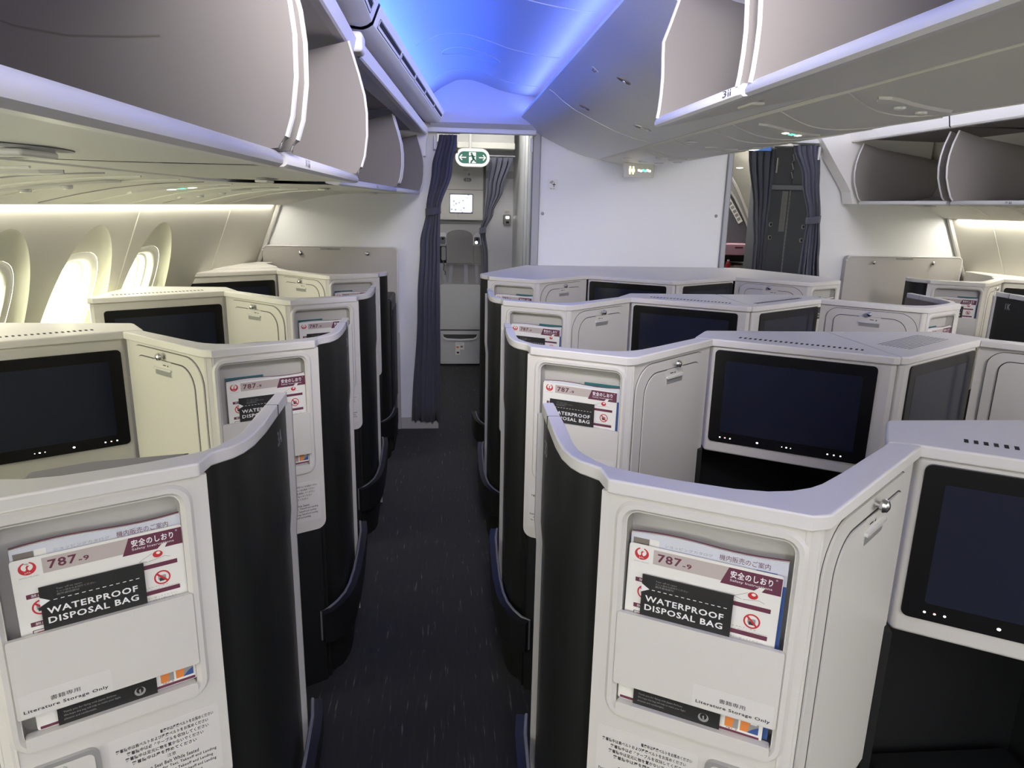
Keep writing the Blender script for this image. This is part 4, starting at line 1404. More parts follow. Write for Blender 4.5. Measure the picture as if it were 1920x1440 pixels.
# fittings on the smooth centre ceiling
def on_cr(x, y):
    for (x0, z0), (x1, z1) in zip(CR[5:], CR[6:]):
        if x0 <= x <= x1:
            sl = (z1 - z0) / (x1 - x0)
            n = Vector((sl, 0, -1)).normalized()
            return Vector((x, y, Z(lerp(z0, z1, (x - x0) / (x1 - x0))))), n
    return Vector((x, y, Z(.4))), Vector((0, 0, -1))
def oval(name, label, cat, x, y, ru, rv, mo, mi_, group=None, inner=.62):
    p, n = on_cr(x, y)
    r = empty(name, p)
    t = Vector((-n.z, 0, n.x))
    def Q(a, k, d):
        v = t * (ru * k * cos(a)) + Vector((0, rv * k * sin(a), 0)) + n * d
        return tuple(v)
    N_ = 24
    b = MB()
    b.loft([[Q(2 * pi * i / N_, k, d) for i in range(N_)] for k, d in ((1, 0), (.97, .004), (.72, .005), (.66, .001))], mo, True)
    b.build('surround', r)
    b = MB()
    b.add([Q(2 * pi * i / N_, .68, .0015) for i in range(N_)], [tuple(range(N_))], mi_)
    b.lathe(tuple(n * .001 + t * (ru * .15)), tuple(n), [(rv * .5, 0), (rv * .45, .005), (0, .006)], 'chrome' if mi_ != 'silver' else 'lens', 12)
    b.build('insert', r)
    tag(r, label, cat, group)
oval('air_nozzle', 'reddish oval nozzle in the centre ceiling nearest the blue vault bend', 'nozzle', .66, 2.78, .030, .017, 'lining', 'maroon', 'ceiling nozzles')
oval('air_nozzle', 'reddish oval nozzle in the centre ceiling, midway to the bulkhead', 'nozzle', .66, 3.55, .028, .016, 'lining', 'maroon', 'ceiling nozzles')
oval('ceiling_spotlight', 'silver oval spotlight in the centre ceiling beside the row 3 bin', 'spotlight', .90, 3.38, .046, .028, 'silver', 'silver')
p, n = on_cr(.575, 2.92)
def sticker(name, label, x, y, txt, w_, h_):
    p, n = on_cr(x, y)
    t = Vector((-n.z, 0, n.x))
    b = MB()
    class Q:
        @staticmethod
        def P(u, z, d=0.):
            v = Vector((0, u, 0)) + t * z + n * d
            return tuple(v)
    b.plate(Q, rrect(-w_ / 2, w_ / 2, -h_ / 2, h_ / 2, .002, n=1), 0, .0008, 'crown')
    b.text(Q, txt, -w_ * .36, -h_ * .25, w_ * .35, h_ * .5, .0012, 'ink')
    for k in range(2):
        b.plate(Q, [(w_ * (.08 + .16 * k), -h_ * .25), (w_ * (.18 + .16 * k), -h_ * .25), (w_ * (.18 + .16 * k), h_ * .25), (w_ * (.08 + .16 * k), h_ * .25)], None, .0012, 'ink')
    o = b.build(name, smooth=False)
    o.location = p
    tag(o, label, 'sticker')
sticker('row_sticker', 'small row sticker on the centre ceiling beside the blue vault', .575, 2.92, '2', .05, .032)

# ------------------------------------------------------------------ forward bulkheads and doorways
BY = 5.08
b = MB()
b.box(-2.0, -.055, BY, BY + .05, 0, Z(.52), 'bulk')
struct(b.build('wall_front_left'))
b = MB()
b.box(-2.0, -.055, BY - .010, BY, 0, .085, 'grey')
struct(b.build('baseboard_left'))
b = MB()
rr = [(xl(5.06, r) + .016, 5.055, Z(r)) for r in (-.02, -.1, -.2, -.3, -.4, -.6)]
b.tube(rr, .016, 'edge', n=8)
struct(b.build('trim_bulkhead'))
b = MB()
b.box(2.665, 4.4, BY, BY + .05, 0, Z(.55), 'bulk')
struct(b.build('wall_front_right'))
b = MB()
rr = [(xr(5.06, r) - .016, 5.055, Z(r)) for r in (-.03, -.1, -.2, -.3, -.4, -.6)]
b.tube(rr, .016, 'edge', n=8)
struct(b.build('trim_bulkhead'))
# centre monument: grey-white panel between two grey posts, its side walls along both passages
b = MB()
b.box(.655, 1.985, BY + .01, BY + .05, 0, Z(.60), 'bulk')
struct(b.build('wall_front_centre'))
for x0, x1, m_ in ((.598, .655, 'post'), (1.985, 2.026, 'post')):
    b = MB()
    b.box(x0, x1, BY - .012, BY + .06, 0, Z(.56), m_)
    struct(b.build('trim_post', bevel=.008, seg=2))
b = MB()
b.prism([(.600, BY + .06), (.675, 7.36), (.72, 7.36), (.64, BY + .06)], 0, Z(1.1), 'bulk')
b.box(1.99, 2.02, BY + .06, 8.08, 0, Z(1.1), 'bulk')
struct(b.build('wall_passage'))
for y in (5.42, 5.75):
    b = MB()
    b.box(.600 + (y - 5.14) * .0338 - .003, .604 + (y - 5.14) * .0338, y, y + .012, 0, Z(.62), 'post')
    struct(b.build('trim_passage'))
def screw(x, z, label):
    b = MB()
    b.lathe((0, 0, 0), (0, -1, 0), [(.012, 0), (.011, .003), (.005, .005), (0, .0045)], 'post', 12)
    o = b.build('panel_fastener')
    o.location = (x, BY + .009, Z(z))
    tag(o, label, 'fastener', 'bulkhead panel fasteners')
screw(.680, -.060, 'small round fastener on the left side of the grey bulkhead panel')
screw(1.938, -.053, 'small round fastener on the right side of the grey bulkhead panel')

# wireless sign on the centre panel
b = MB()
fr = Fr((.708, BY + .0095), (1, 0))
b.plate(fr, rrect(0, .072, .100, .172, .003, n=2), 0, .001, 'paper')
for r in (.008, .015, .022):
    aa = [(.036 + r * cos(t), .140 + r * sin(t)) for t in [pi * .42 + i * pi * .06 for i in range(9)]]
    ab = [(.036 + (r - .0035) * cos(t), .140 + (r - .0035) * sin(t)) for t in [pi * .9 - i * pi * .06 for i in range(9)]]
    b.plate(fr, aa + ab, None, .0015, 'navy')
b.plate(fr, [(.044, .122), (.048, .122), (.048, .150), (.046, .154), (.044, .150)], None, .0015, 'navy')
b.plate(fr, [(.034, .134), (.058, .134), (.058, .137), (.048, .143), (.044, .143), (.034, .137)], None, .0015, 'navy')
b.plate(fr, [(.041, .122), (.051, .122), (.051, .1245), (.046, .127), (.041, .1245)], None, .0015, 'navy')
b.text(fr, 'Wi-Fi', .018, .1055, .034, .009, .0015, 'navy')
tag(b.build('wireless_sign', smooth=False), 'square white wireless sign at the upper left of the grey bulkhead panel', 'sign')

# lavatory sign hanging under the centre ceiling
r = empty('lavatory_sign', (1.292, 4.88, Z(.285)))
b = MB()
b.prism(rrect(-.105, .105, -.020, .020, .008), -.094, 0, 'psu')
b.build('housing', r, bevel=.006)
b = MB()
fr = Fr((0, -.0205), (1, 0))
fr.P = lambda u, z, d=0.: (u, -.0205 - d, z)
for u, k in ((-.062, 0), (-.040, 1)):
    b.plate(fr, ell(u, -.030, .0055, .006, 12), None, .001, 'litwarm')
    body = [(u - .008, -.040), (u + .008, -.040), (u + (.0105 if k else .006), -.060), (u + .004, -.060), (u + .004, -.074), (u - .004, -.074), (u - .004, -.060), (u - (.0105 if k else .006), -.060)]
    b.plate(fr, body, None, .001, 'litwarm')
for i in range(6):
    b.plate(fr, rrect(-.008 + i * .015, .004 + i * .015, -.054 - (i % 2) * .004, -.042 - (i % 2) * .004, .002, n=1), None, .001, 'litgreen' if i in (2, 3) else 'lit')
b.build('lit_symbols', r, smooth=False)
tag(r, 'small lit lavatory sign hanging under the centre ceiling at the bulkhead', 'sign')

# curtain rail beam and the ceiling end over the left doorway
b = MB()
b.box(-.16, .61, 4.99, 5.06, Z(.452), Z(.486), 'bulk')
struct(b.build('trim_rail_left', bevel=.006))
b = MB()
n = len(VF[-1])
top = [p for p in VF[-1][4:-3]]
front = []
for p in top:
    front.append(p)
rows = [[(p[0], 5.02, p[2]) for p in top], [(p[0] * .98 + .004, 4.985, lerp(p[2], Z(.50), .45)) for p in top], [(lerp(p[0], .24, -.05), 4.955, Z(.512)) for p in top], [(lerp(p[0], .24, -.05), 4.985, Z(.484)) for p in top]]
b.loft(rows, 'endpanel')
struct(b.build('ceiling_end_panel'))
b = MB()
b.box(2.10, 2.66, 4.99, 5.06, Z(.452), Z(.486), 'bulk')
struct(b.build('trim_rail_right', bevel=.006))
b = MB()
b.box(1.9, 4.3, 5.07, 5.09, Z(.50), 2.75, 'vault')
b.box(-1.6, .66, 5.07, 5.09, Z(.50), 2.75, 'vault')
struct(b.build('ceiling_end_wall', smooth=False))
# white closing panels at the ends of the bin rows
b = MB()
poly = [(-.054, .496), (-.02, .512), (-.40, .512), (-.40, .30), (-.130, .30), (-.126, .39), (-.112, .455)]
tri = tessellate_polygon([[Vector((x, z, 0)) for x, z in poly]])
n = len(poly)
b.add([(x, 5.0, Z(z)) for x, z in poly] + [(x, 5.06, Z(z)) for x, z in poly], [tuple(t) for t in tri] + [tuple(n + i for i in t) for t in tri] + [(i, (i + 1) % n, n + (i + 1) % n, n + i) for i in range(n)], 'trimwhite')
struct(b.build('trim_end_panel_left', smooth=False))
b = MB()
poly = [(2.560, .505), (3.40, .56), (3.40, .05), (2.86, .05), (2.84, .13), (2.80, .19), (2.70, .32), (2.60, .455)]
tri = tessellate_polygon([[Vector((x, z, 0)) for x, z in poly]])
n = len(poly)
b.add([(x, 4.935, Z(z)) for x, z in poly] + [(x, 5.06, Z(z)) for x, z in poly], [tuple(t) for t in tri] + [tuple(n + i for i in t) for t in tri] + [(i, (i + 1) % n, n + (i + 1) % n, n + i) for i in range(n)], 'trimwhite')
struct(b.build('trim_end_panel_right', smooth=False))
# far right fascia, slot and valance
FR_ = [(2.84, .463), (2.800, .462), (2.792, .470), (2.780, .528), (2.786, .535), (2.83, .537)]
for i, (y0, y1) in enumerate(((-7, 3.935), (3.945, 4.985))):
    profile('trim_fascia', zero, (y0, y1), FR_, 'trimwhite')
profile('trim_slot', zero, (-7, 5.05), [(2.835, .472), (2.835, .56), (2.835, .62), (3.0, .66)], 'black')
profile('ceiling_valance_right', zero, (-7, 5.05), [(2.83, .552), (2.80, .550), (2.786, .556), (2.755, .615), (2.757, .625), (2.80, .63)], 'trimwhite')

# coat knob panels at both ends of the front row
def knob_panel(label, x0, x1, zt, knobs, flip):
    r = empty('coat_panel', ((x0 + x1) / 2, 5.03, 0))
    fr = Fr(((x0 - x1) / 2, 0), (1, 0))
    b = MB()
    W = x1 - x0
    b.plate(fr, [(0, -1.62), (W, -1.62)] + rrect(0, W, -.9, zt, .035)[12:24], -.045, 0, 'grey') if False else b.plate(fr, rrect(0, W, -1.62, zt, .035, corners=(0, 0, 1, 1)), -.045, 0, 'coat')
    b.build('panel', r)
    b = MB()
    loop = [fr.P(u, z, .0) for u, z in rrect(.002, W - .002, -.9, zt - .002, .034, corners=(0, 0, 1, 1))]
    b.tube(loop[1:] , .006, 'lip', n=6)
    b.build('edge_strip', r)
    for kx in knobs:
        b = MB()
        b.lathe(fr.P(kx - x0, zt - .046, 0), (0, -1, 0), [(.006, 0), (.006, .008), (.013, .013), (.014, .018), (.008, .024), (0, .025)], 'chrome', 14)
        b.build('coat_knob', r)
    b = MB()
    b.plate(fr, rrect(W / 2 - .07, W / 2 + .065, zt - .026, zt - .012, .002, n=1), 0, .0008, 'greyink')
    b.text(fr, 'ハンガー 耐荷重 3kg / MAX 3kg', W / 2 - .06, zt - .022, .115, .006, .0012, 'ink')
    b.build('notice_strip', r, smooth=False)
    tag(r, label, 'panel', 'coat knob panels')
    return r
knob_panel('grey panel with two coat knobs behind the front-left console', -1.238, -.328, -.305, (-.985, -.536), False)
knob_panel('grey panel with two coat knobs at the far right front', 2.930, 3.838, -.316, (3.140, 3.603), False)
# window-side shelves of the front consoles and the dark unit beside the left aisle
def shelf_part(b, i):
    q = [o for o in COL.objects if o.type == 'EMPTY' and o.name.startswith('front_console')][i]
    o = b.build('side_shelf', q, bevel=.006)
    o.location = -Vector(q.location)
b = MB()
b.prism([(-1.500, 4.36), (-1.05, 4.62), (-1.075, 4.69), (-1.175, 4.86), (-1.16, 4.975), (-1.27, 4.975)], .40, ZC - .412, 'cap')
shelf_part(b, 0)
b = MB()
b.prism([(4.216, 4.36), (3.766, 4.62), (3.79, 4.69), (3.83, 4.975), (3.95, 4.975)], .40, ZC - .412, 'cap')
shelf_part(b, 1)
r = empty('side_unit', (-.5, 4.78, 0))
b = MB()
b.box(-.17, .155, -.21, .20, 0, Z(-.605), 'wing')
b.build('body', r, bevel=.015, seg=3)
b = MB()
b.box(.150, .160, -.15, .185, .30, Z(-.68), 'base')
b.build('side_panel', r, bevel=.02, seg=3)
tag(r, 'low dark unit against the bulkhead beside the left aisle', 'cabinet')

# curtains
def curtain(name, label, y, stations, folds, amp, ties, m_='fabric', skew=0.):
    r = empty(name, ((stations[0][1] + stations[0][2]) / 2, y, 0))
    ox = r.location.x
    b = MB()
    rows = []
    n = folds * 10
    st = []
    for (z0, a0, c0), (z1, a1, c1) in zip(stations, stations[1:]):
        for j in range(6):
            t = j / 6
            e = t * t * (3 - 2 * t)
            st.append((lerp(z0, z1, t), lerp(a0, a1, e), lerp(c0, c1, e)))
    st.append(stations[-1])
    for k, (z, a, c) in enumerate(st):
        row = []
        wd = abs(c - a)
        am = amp * (.55 + .45 * min(1, wd / .16))
        for i in range(n + 1):
            t = i / n
            ph = 2 * pi * folds * t
            x = lerp(a, c, t) + .010 * sin(ph * 2 + z * 2) * wd / .2
            yy = am * (sin(ph) + .35 * sin(2.3 * ph + z)) + .01 * sin(7 * t + 3 * z)
            row.append((x - ox, yy, z))
        rows.append(row)
    b.loft(rows, m_)
    b.build('cloth', r, thick=.003)
    for z, a, c in ties:
        b = MB()
        pts = [(lerp(a, c, .5) - ox + (abs(c - a) / 2 + .006) * cos(t), (amp + .014) * sin(t) * 1.3, z + .008 * cos(t)) for t in [2 * pi * i / 20 for i in range(20)]]
        rows = [[(p[0], p[1], p[2] + dz) for p in pts] for dz in (-.024, -.02, .02, .024)]
        b.loft(rows, m_, True)
        b.build('tie_band', r, thick=.004)
    b = MB()
    za = stations[0][0]
    b.tube([(stations[0][1] - ox - .02, 0, za + .012), (stations[0][2] - ox + .02, 0, za + .012)], .006, 'post', n=8)
    b.build('rail', r)
    tag(r, label, 'curtain', 'blue-grey curtains')
    return r
curtain('curtain', 'dark blue-grey curtain tied back at the left side of the aisle doorway', 5.03, [(2.07, -.035, .078), (1.85, -.085, .045), (1.575, -.128, -.038), (1.35, -.172, -.042), (.95, -.195, -.050), (.07, -.250, -.045)], 5, .022, [(1.572, -.128, -.038)])
curtain('curtain', 'dark curtain swept to the right behind the green exit sign', 6.3, [(2.01, .385, .572), (1.75, .36, .49), (1.55, .345, .41), (1.40, .30, .345), (1.18, .335, .370), (.2, .33, .40)], 4, .022, [(1.405, .30, .345)])
curtain('curtain', 'grey curtain tied at the right edge of the far doorway', 5.03, [(2.07, 2.44, 2.62), (1.85, 2.53, 2.64), (1.565, 2.597, 2.678), (1.35, 2.585, 2.70), (1.0, 2.575, 2.74), (.05, 2.57, 2.75)], 5, .022, [(1.565, 2.595, 2.682)])
curtain('curtain', 'blue curtain hanging inside the galley doorway left of the grey panels', 5.86, [(2.10, 2.47, 2.67), (1.6, 2.55, 2.67), (1.35, 2.58, 2.67), (1.1, 2.585, 2.675), (.04, 2.57, 2.70)], 4, .028, [])
def hook(x, label):
    r = empty('curtain_hook', (x, 5.0, Z(.40)))
    b = MB()
    b.prism(rrect(-.008, .008, -.01, .01, .004), -.055, .03, 'lip')
    b.build('cleat', r, bevel=.003)
    tag(r, label, 'hook', 'curtain hooks')
hook(-.070, 'small white cleat on the bulkhead left of the aisle curtain')
hook(.580, 'small white cleat at the right post of the aisle doorway')
hook(2.606, 'small white cleat above the curtain of the far doorway')

# ------------------------------------------------------------------ entry area seen through the left doorway
EY = 7.22
b = MB()
b.box(-1.2, .60, EY + .10, EY + .16, 0, 2.75, 'grey')
struct(b.build('wall_entry'))
b = MB()
b.add([(-1.4, 5.1, 2.62), (1.2, 5.1, 2.62), (1.2, 7.4, 2.5), (-1.4, 7.4, 2.5)], [(0, 1, 2, 3)], 'vault')
b.add([(1.9, 5.1, 2.55), (4.4, 5.1, 2.55), (4.4, 8.2, 2.45), (1.9, 8.2, 2.45)], [(0, 1, 2, 3)], 'vault')
struct(b.build('ceiling_entry', smooth=False))
b = MB()
b.box(-1.25, -1.2, 5.13, 7.4, 0, 2.75, 'grey')
struct(b.build('wall_entry_side', smooth=False))
b = MB()
b.box(-.2, .60, 6.46, 6.52, 2.135, 2.62, 'grey')
b.box(.10, .60, 6.40, 6.52, 2.085, 2.14, 'psu')
struct(b.build('trim_header', bevel=.01))
r = empty('entry_cabinet', (.16, EY, 0))
fr = Fr((0, 0), (1, 0))
fr.P = lambda u, z, d=0.: (u - .16, -d, z)
b = MB()
b.plate(fr, rrect(-.075, .366, 1.482, 2.20, .02, corners=(0, 1, 0, 0)), -.10, .06, 'psu')
b.plate(fr, [(-.075, 1.757), (.366, 1.757), (.366, 1.7535), (-.075, 1.7535)], None, .0605, 'seam')
b.plate(fr, [(.12, 1.55), (.122, 1.55), (.122, 1.49), (.12, 1.49)], None, .0605, 'greyink')
b.build('cabinet_body', r, bevel=.006)
b = MB()
b.plate(fr, rrect(-.07, .366, 1.470, 1.492, .008), -.05, .075, 'psu')
b.build('shelf_lip', r, bevel=.004)
b = MB()
b.plate(fr, rrect(.040, .268, 1.532, 1.716, .004, n=2), .06, .064, 'seam')
b.plate(fr, rrect(.046, .262, 1.540, 1.709, .002, n=1), None, .0648, 'map')
b.build('display', r, smooth=False)
b = MB()
b.plate(fr, rrect(.165, .225, 1.925, 1.955, .002, n=1), .06, .0612, 'paper')
for i in range(3):
    b.plate(fr, rrect(.170, .220, 1.931 + i * .008, 1.934 + i * .008, .0005, n=1), None, .0616, 'greyink')
b.plate(fr, rrect(.208, .250, 1.880, 1.920, .002, n=1), .06, .0612, 'paper')
b.plate(fr, [(.229, 1.886), (.242, 1.900), (.229, 1.914), (.216, 1.900)], None, .0616, 'ink')
b.plate(fr, [(.229, 1.893), (.236, 1.900), (.229, 1.907), (.222, 1.900)], None, .0618, 'paper')
b.plate(fr, rrect(.176, .252, 1.832, 1.866, .016), .06, .064, 'midgrey')
b.text(fr, '51', .200, 1.840, .028, .018, .0645, 'paper')
b.build('placards', r, smooth=False)
tag(r, 'grey entry cabinet with a glowing cabin map display above the crew seat', 'cabinet')

# exit sign
r = empty('exit_sign', (.226, 6.2, 1.998))
fr = Fr((0, 0), (1, 0))
fr.P = lambda u, z, d=0.: (u, -d, z)
b = MB()
b.plate(fr, rrect(-.142, .142, -.072, .072, .071, n=10), -.03, .02, 'signwhite')
for i in range(8):
    b.box(-.062 + i * .018, -.055 + i * .018, -.01, .01, -.078, -.066, 'signwhite')
b.box(-.16, -.12, -.02, .0, .03, .05, 'black')
b.build('housing', r)
b = MB()
b.plate(fr, rrect(-.119, .119, -.048, .048, .047, n=10), .02, .0212, 'signgreen')
b.plate(fr, [(-.030, -.044), (.028, -.044), (.028, .042), (-.030, .042)], None, .0216, 'signwhite')
# running figure on the white door
d = .0222
b.plate(fr, ell(-.008, .030, .0085, .0085, 12), None, d, 'signgreen')
def limb(pts, w_, k='signgreen'):
    for (x0, z0), (x1, z1) in zip(pts, pts[1:]):
        L = hypot(x1 - x0, z1 - z0)
        nx, nz = -(z1 - z0) / L * w_, (x1 - x0) / L * w_
        ex, ez = (x1 - x0) / L * w_ * .5, (z1 - z0) / L * w_ * .5
        b.plate(fr, [(x0 - ex + nx, z0 - ez + nz), (x0 - ex - nx, z0 - ez - nz), (x1 + ex - nx, z1 + ez - nz), (x1 + ex + nx, z1 + ez + nz)], None, d, k)
limb([(-.004, .018), (.006, -.008)], .0095)
limb([(-.006, .016), (-.022, .008), (-.030, .012)], .0045)
limb([(-.002, .016), (.012, .006), (.022, .010)], .0045)
limb([(.006, -.008), (.002, -.022), (-.010, -.030), (-.012, -.042)], .006)
limb([(.006, -.008), (.018, -.018), (.022, -.028), (.034, -.030)], .006)
d = .0218
for s in (-1, 1):
    limb([(s * .055, 0), (s * .105, 0)], .004, 'signwhite')
    limb([(s * .088, .020), (s * .107, 0), (s * .088, -.020)], .004, 'signwhite')
b.build('sign_face', r, smooth=False)
b = MB()
b.tube([(-.02, 0, .07), (-.02, 0, .575)], .012, 'grey', n=8)
b.build('stem', r)
tag(r, 'green oval exit sign with a running figure above the entry', 'sign')

# crew seat
r = empty('crew_seat', (.148, EY, 0))
fr = Fr((0, 0), (1, 0))
fr.P = lambda u, z, d=0.: (u - .148, -d, z)
b = MB()
b.plate(fr, rrect(-.068, .360, 1.03, 1.43, .02), -.10, .0, 'grey')
b.plate(fr, rrect(-.068, .360, .020, 1.035, .005), -.10, -.01, 'midgrey')
b.build('frame', r)
b = MB()
b.plate(fr, [(.010, 1.045), (.270, 1.045), (.272, 1.30)] + [(.14 + .132 * cos(t), 1.31 + .062 * sin(t)) for t in [i * pi / 12 for i in range(13)]] + [(.008, 1.30)], -.02, .05, 'midgrey')
b.build('head_rest', r, bevel=.015, seg=3)
b = MB()
b.plate(fr, rrect(.278, .358, 1.045, 1.225, .006), -.02, .035, 'midgrey')
b.build('side_pad', r, bevel=.006)
for u in (-.026, .312):
    b = MB()
    b.plate(fr, [(u - .042, 1.225), (u + .044, 1.225), (u + .044, 1.31), (u + .02 if u > 0 else u + .03, 1.345), (u - .03 if u < 0 else u - .02, 1.345), (u - .042, 1.31)], -.02, .03, 'lip')
    b.build('speaker_housing', r, bevel=.005)
    b = MB()
    b.plate(fr, rrect(u - .028, u + .028, 1.232, 1.305, .014), .03, .034, 'darkgrey')
    b.lathe(fr.P(u, 1.285, .034), (0, -1, 0), [(.012, 0), (.010, .006), (0, .007)], 'black', 12)
    if u > 0:
        b.lathe(fr.P(u - .006, 1.252, .034), (0, -1, 0), [(.014, 0), (.012, .006), (0, .008)], 'lamp', 12)
    b.build('speaker', r)
b = MB()
b.plate(fr, rrect(-.058, .018, 1.045, 1.21, .004), .0, .012, 'black')
b.build('handset_cradle', r)
b = MB()
b.plate(fr, rrect(-.040, .004, 1.075, 1.205, .012), .012, .034, 'greyink')
b.tube([fr.P(-.03, 1.08, .02), fr.P(-.012, 1.03, .03), fr.P(-.02, .98, .03), fr.P(.0, .96, .03), fr.P(-.005, .93, .03)], .006, 'darkgrey', n=6)
b.build('handset', r, bevel=.004)
b = MB()
for x0, x1, w_ in ((-.04, .0, .014), (.06, .045, .016), (.205, .208, .021), (.31, .32, .016)):
    b.plate(fr, [(x1 - w_, .84), (x1 + w_, .84), (x0 + w_, 1.03), (x0 - w_, 1.03)], -.008, -.003, 'post')
b.build('harness', r)
b = MB()
b.plate(fr, rrect(-.054, .347, .385, .840, .02, corners=(0, 0, 1, 1)), -.01, .07, 'grey')
b.plate(fr, rrect(-.054, .347, .385, .425, .004), .06, .078, 'grey')
b.build('seat_pan', r, bevel=.008, seg=3)
b = MB()
b.plate(fr, rrect(-.052, .345, .028, .370, .004), -.01, .07, 'grey')
b.plate(fr, rrect(-.052, .345, .028, .060, .004), .06, .078, 'grey')
bx = b.build('stowage_drawer', r, bevel=.005)
b = MB()
b.plate(fr, [(-.025, .332), (.318, .332), (.310, .306), (.28, .292), (.147, .286), (.013, .292), (-.018, .306)], .069, .0715, 'seam')
b.plate(fr, [(-.030, .322), (-.018, .306), (.013, .292), (.147, .284), (.28, .292), (.310, .306), (.323, .322), (.318, .296), (.285, .276), (.147, .270), (.008, .276), (-.022, .296)], .07, .084, 'lip')
b.build('grip', bx)
b = MB()
b.plate(fr, rrect(.100, .188, .176, .252, .002, n=1), .07, .0712, 'paper')
b.plate(fr, rrect(.100, .146, .122, .176, .002, n=1), .07, .0712, 'paper')
for x0, z0, k in ((.108, .190, 'orange'), (.150, .196, 'lining'), (.112, .134, 'ink')):
    b.plate(fr, rrect(x0, x0 + .026, z0, z0 + .02, .004, n=2), None, .0716, k)
b.text(fr, '救急用具', .108, .230, .06, .010, .0716, 'greyink')
b.build('drawer_sticker', bx, smooth=False)
tag(r, 'folded grey crew seat with headrest and stowage drawer facing down the aisle', 'seat')

# light door beside the crew seat, dispenser on it
b = MB()
b.box(.395, .672, EY + .03, EY + .10, 0, 2.62, 'lip')
b.box(.395, .672, EY + .02, EY + .03, 1.87, 1.94, 'grey')
struct(b.build('door_1', bevel=.004))
r = empty('wall_dispenser', (.616, EY, 1.477))
b = MB()
fr = Fr((0, 0), (1, 0))
fr.P = lambda u, z, d=0.: (u, -d, z)
b.plate(fr, rrect(-.044, .032, -.052, .052, .018), -.03, .02, 'midgrey')
b.build('housing', r, bevel=.006)
b = MB()
b.plate(fr, rrect(-.02, .014, .012, .034, .004), .02, .023, 'lamp')
b.plate(fr, rrect(-.018, .014, -.034, -.014, .006), .02, .022, 'black')
b.build('window_slot', r)
b = MB()
b.plate(fr, rrect(-.030, .030, .068, .105, .002, n=1), -.03, -.02, 'paper')
b.text(fr, 'Hand Sanitizer', -.024, .090, .048, .007, -.0195, 'greyink')
b.plate(fr, rrect(-.024, .02, .076, .082, .001, n=1), None, -.0195, 'greyink')
b.build('notice', r, smooth=False)
tag(r, 'small grey dispenser on the white wall right of the entry curtain', 'dispenser')
# ------------------------------------------------------------------ galley seen through the far doorway
b = MB()
b.box(2.02, 4.38, 8.0, 8.08, 0, 2.6, 'grey')
struct(b.build('wall_galley'))
b = MB()
rows = []
for y in (6.5, 7.95):
    rows.append([(3.9, y, 0), (3.75, y, .9), (3.45, y, 1.35), (3.2, y, 1.75), (2.95, y, 2.1), (2.6, y, 2.4), (2.2, y, 2.5)])
b.loft(rows, 'wall')
struct(b.build('wall_galley_side'))
r = empty('galley_counter', (2.75, 7.25, 0))
b = MB()
b.box(-.70, .55, -.25, .5, 0, 1.02, 'darkgrey')
b.build('cabinet_body', r, bevel=.01)
b = MB()
b.box(-.70, .55, -.25, .5, 1.02, 1.06, 'midgrey')
b.build('worktop', r, bevel=.005)
b = MB()
b.box(-.70, .45, -.05, .5, 1.10, 1.19, 'black')
b.build('tray_slot', r)
tag(r, 'dark galley counter under the pink box', 'counter')
r = empty('galley_hood', (2.75, 7.05, 0))
b = MB()
def gp(x, z, y=0):
    return (x - 2.75, y, z)
arc = [(2.60, 2.03), (2.72, 1.985), (2.80, 1.93), (2.87, 1.83), (2.94, 1.71), (3.02, 1.55), (3.09, 1.40), (3.13, 1.30)]
ins = [(2.60, 1.93), (2.70, 1.88), (2.78, 1.83), (2.86, 1.73), (2.93, 1.62), (3.00, 1.50), (3.06, 1.38), (3.10, 1.29)]
b.loft([[gp(x, z) for x, z in arc], [gp(x, z) for x, z in ins]], 'greyink')
b.loft([[gp(x, z, .02) for x, z in ins], [gp(2.5, z, .02) for x, z in ins]], 'darkgrey')
b.build('hood_panel', r)
b = MB()
b.tube([gp(x, z, -.01) for x, z in arc], .014, 'edge', n=8)
b.tube([gp(x, z, -.005) for x, z in ins], .010, 'edge', n=8)
b.build('edge_trim', r)
b = MB()
fr = Fr((0, 0), (.745, 0))
class GL:
    @staticmethod
    def P(u, z, d=0.):
        p0, p1 = Vector((2.80, 0, 1.76)), Vector((2.97, 0, 1.51))
        t = (p1 - p0).normalized()
        n_ = Vector((t.z, 0, -t.x))
        q = p0 + t * u + n_ * z
        return (q.x - 2.75, .012 - d, q.z)
b.plate(GL, rrect(0, .30, 0, .05, .003, n=1), 0, .001, 'paper')
for i in range(6):
    b.plate(GL, rrect(.02 + i * .045, .05 + i * .045, .008, .042, .002, n=1), None, .0016, 'greyink')
b.build('placard_strip', r, smooth=False)
tag(r, 'curved grey galley hood with pale edges and a white placard strip', 'hood')
r = empty('carry_box', (2.86, 6.95, 1.19))
b = MB()
b.box(-.145, .14, -.12, .12, 0, .105, 'pink')
b.build('box_body', r, bevel=.008)
b = MB()
b.plate(Fr((0, -.121), (1, 0), (0, -1)), [(0, 0)] * 0 or [(-.04, -1.59), (.04, -1.59), (.04, -1.575), (-.04, -1.575)], -.001, .001, 'maroon')
b.build('hand_slot', r)
tag(r, 'pink plastic carry box standing on the galley tray slot', 'box')
for o in [q for q in COL.objects if q.parent == r and q.name.startswith('hand_slot')]:
    o.location.z = .025
r = empty('red_bottle', (2.785, 6.88, 1.06))
b = MB()
b.lathe((0, 0, 0), (0, 0, 1), [(0, 0), (.022, 0), (.023, .01), (.023, .045), (.012, .06), (.010, .068)], 'redplastic', 14)
b.build('body', r)
b = MB()
b.lathe((0, 0, .066), (0, 0, 1), [(.012, 0), (.012, .016), (0, .017)], 'paper', 12)
b.build('lid', r)
tag(r, 'little red bottle with a white lid on the galley counter', 'bottle')
r = empty('storage_panels', (2.92, 6.0, 0))
fr = Fr((0, 0), (1, 0))
fr.P = lambda u, z, d=0.: (u - 2.92, -d, z)
b = MB()
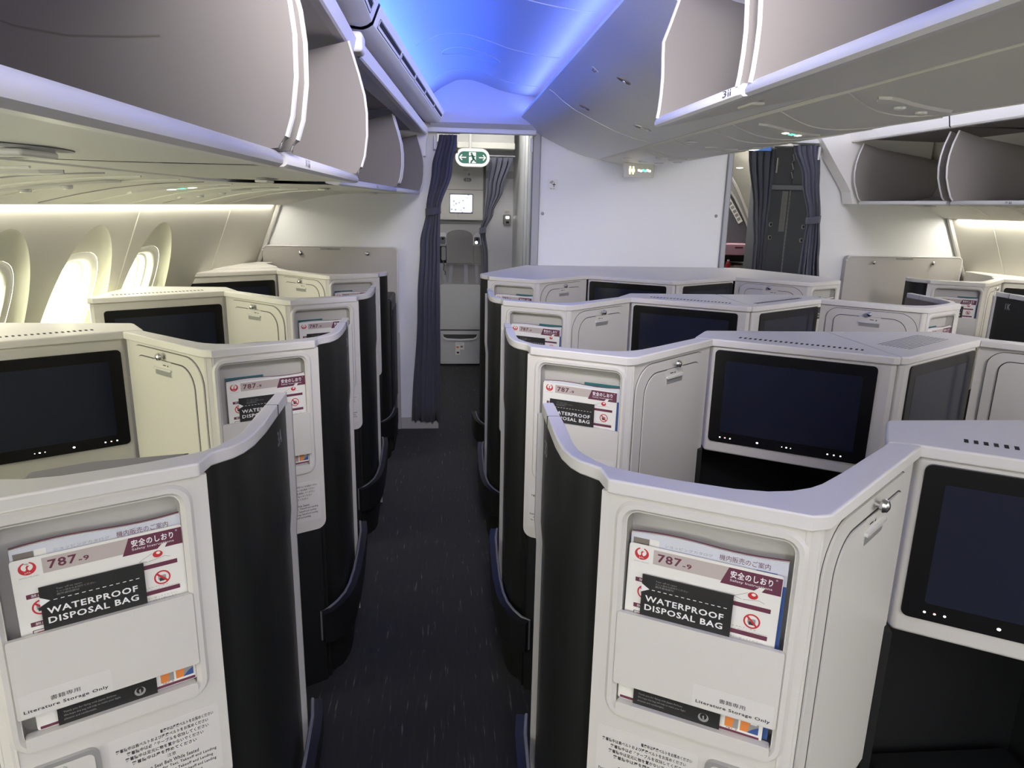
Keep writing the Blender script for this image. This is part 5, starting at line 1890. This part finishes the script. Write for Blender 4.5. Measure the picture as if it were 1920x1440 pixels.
b.plate(fr, [(2.735, 0), (3.14, 0), (3.14, 2.2), (2.735, 2.2)], -.4, 0, 'darkgrey')
b.build('cabinet_body', r, bevel=.006)
b = MB()
for z0, z1 in ((.1, 1.79), (1.84, 2.115)):
    b.plate(fr, rrect(2.745, 2.902, z0, z1, .006), 0, .008, 'darkgrey')
    b.plate(fr, rrect(2.918, 3.095, z0, z1, .006), 0, .008, 'darkgrey')
b.build('storage_doors', r, bevel=.003)
b = MB()
b.plate(fr, rrect(2.735, 3.10, 1.795, 1.832, .004), 0, .02, 'post')
b.build('cross_bar', r, bevel=.004)
b = MB()
b.plate(fr, rrect(2.9035, 2.9165, .1, 1.79, .001, n=1), 0, .010, 'greyink')
for i in range(48):
    b.lathe(fr.P(2.910, .14 + i * .034, .010), (0, -1, 0), [(.003, 0), (.002, .002), (0, .0022)], 'black', 6)
b.build('hinge_strip', r)
b = MB()
b.plate(fr, rrect(2.842, 2.893, 1.449, 1.784, .002, n=1), .008, .009, 'greyink')
for i in range(22):
    b.plate(fr, rrect(2.848, 2.848 + .02 + .018 * ((i * 7) % 3) / 2, 1.46 + i * .0145, 1.466 + i * .0145, .0005, n=1), None, .0095, 'midgrey')
b.build('notice', r, smooth=False)
for u, z in ((2.766, 1.507), (2.770, 1.398), (3.058, 1.492), (3.054, 1.378)):
    b = MB()
    b.plate(fr, rrect(u - .014, u + .014, z - .018, z + .018, .010), .008, .013, 'silver')
    b.plate(fr, rrect(u - .004, u + .010, z - .012, z + .012, .006), .013, .015, 'black')
    b.build('latch', r)
b = MB()
b.tube([fr.P(2.765, 2.05, .02), fr.P(2.765, 1.93, .02)], .007, 'silver', n=8)
for i in range(3):
    b.tube([fr.P(2.895, 2.08 - i * .07, .018), fr.P(2.905, 2.03 - i * .07, .03), fr.P(2.895, 2.02 - i * .07, .018)], .006, 'silver', n=6)
b.build('upper_hardware', r)
tag(r, 'tall blue-grey storage panels with a notice strip inside the far doorway', 'cabinet')
b = MB()
b.box(2.02, 2.72, 5.55, 5.66, 2.108, 2.60, 'grey')
struct(b.build('trim_header', smooth=False))
b = MB()
b.box(2.20, 2.42, 5.55, 5.65, 2.075, 2.10, 'lamp')
tag(b.build('light_bar', bevel=.006), 'bright white light bar at the top of the far doorway', 'lamp')
b = MB()
b.prism(rrect(2.40, 2.515, 5.55, 5.65, .02), 2.068, 2.115, 'blue')
tag(b.build('blue_latch', bevel=.01), 'blue rounded latch beside the light bar of the far doorway', 'latch')
b = MB()
b.lathe((2.86, 7.0, 2.02), (0, 0, -1), [(.032, 0), (.028, .006), (0, .008)], 'lamp', 14)
tag(b.build('galley_spotlight'), 'small lit spotlight in the pale galley ceiling', 'lamp')
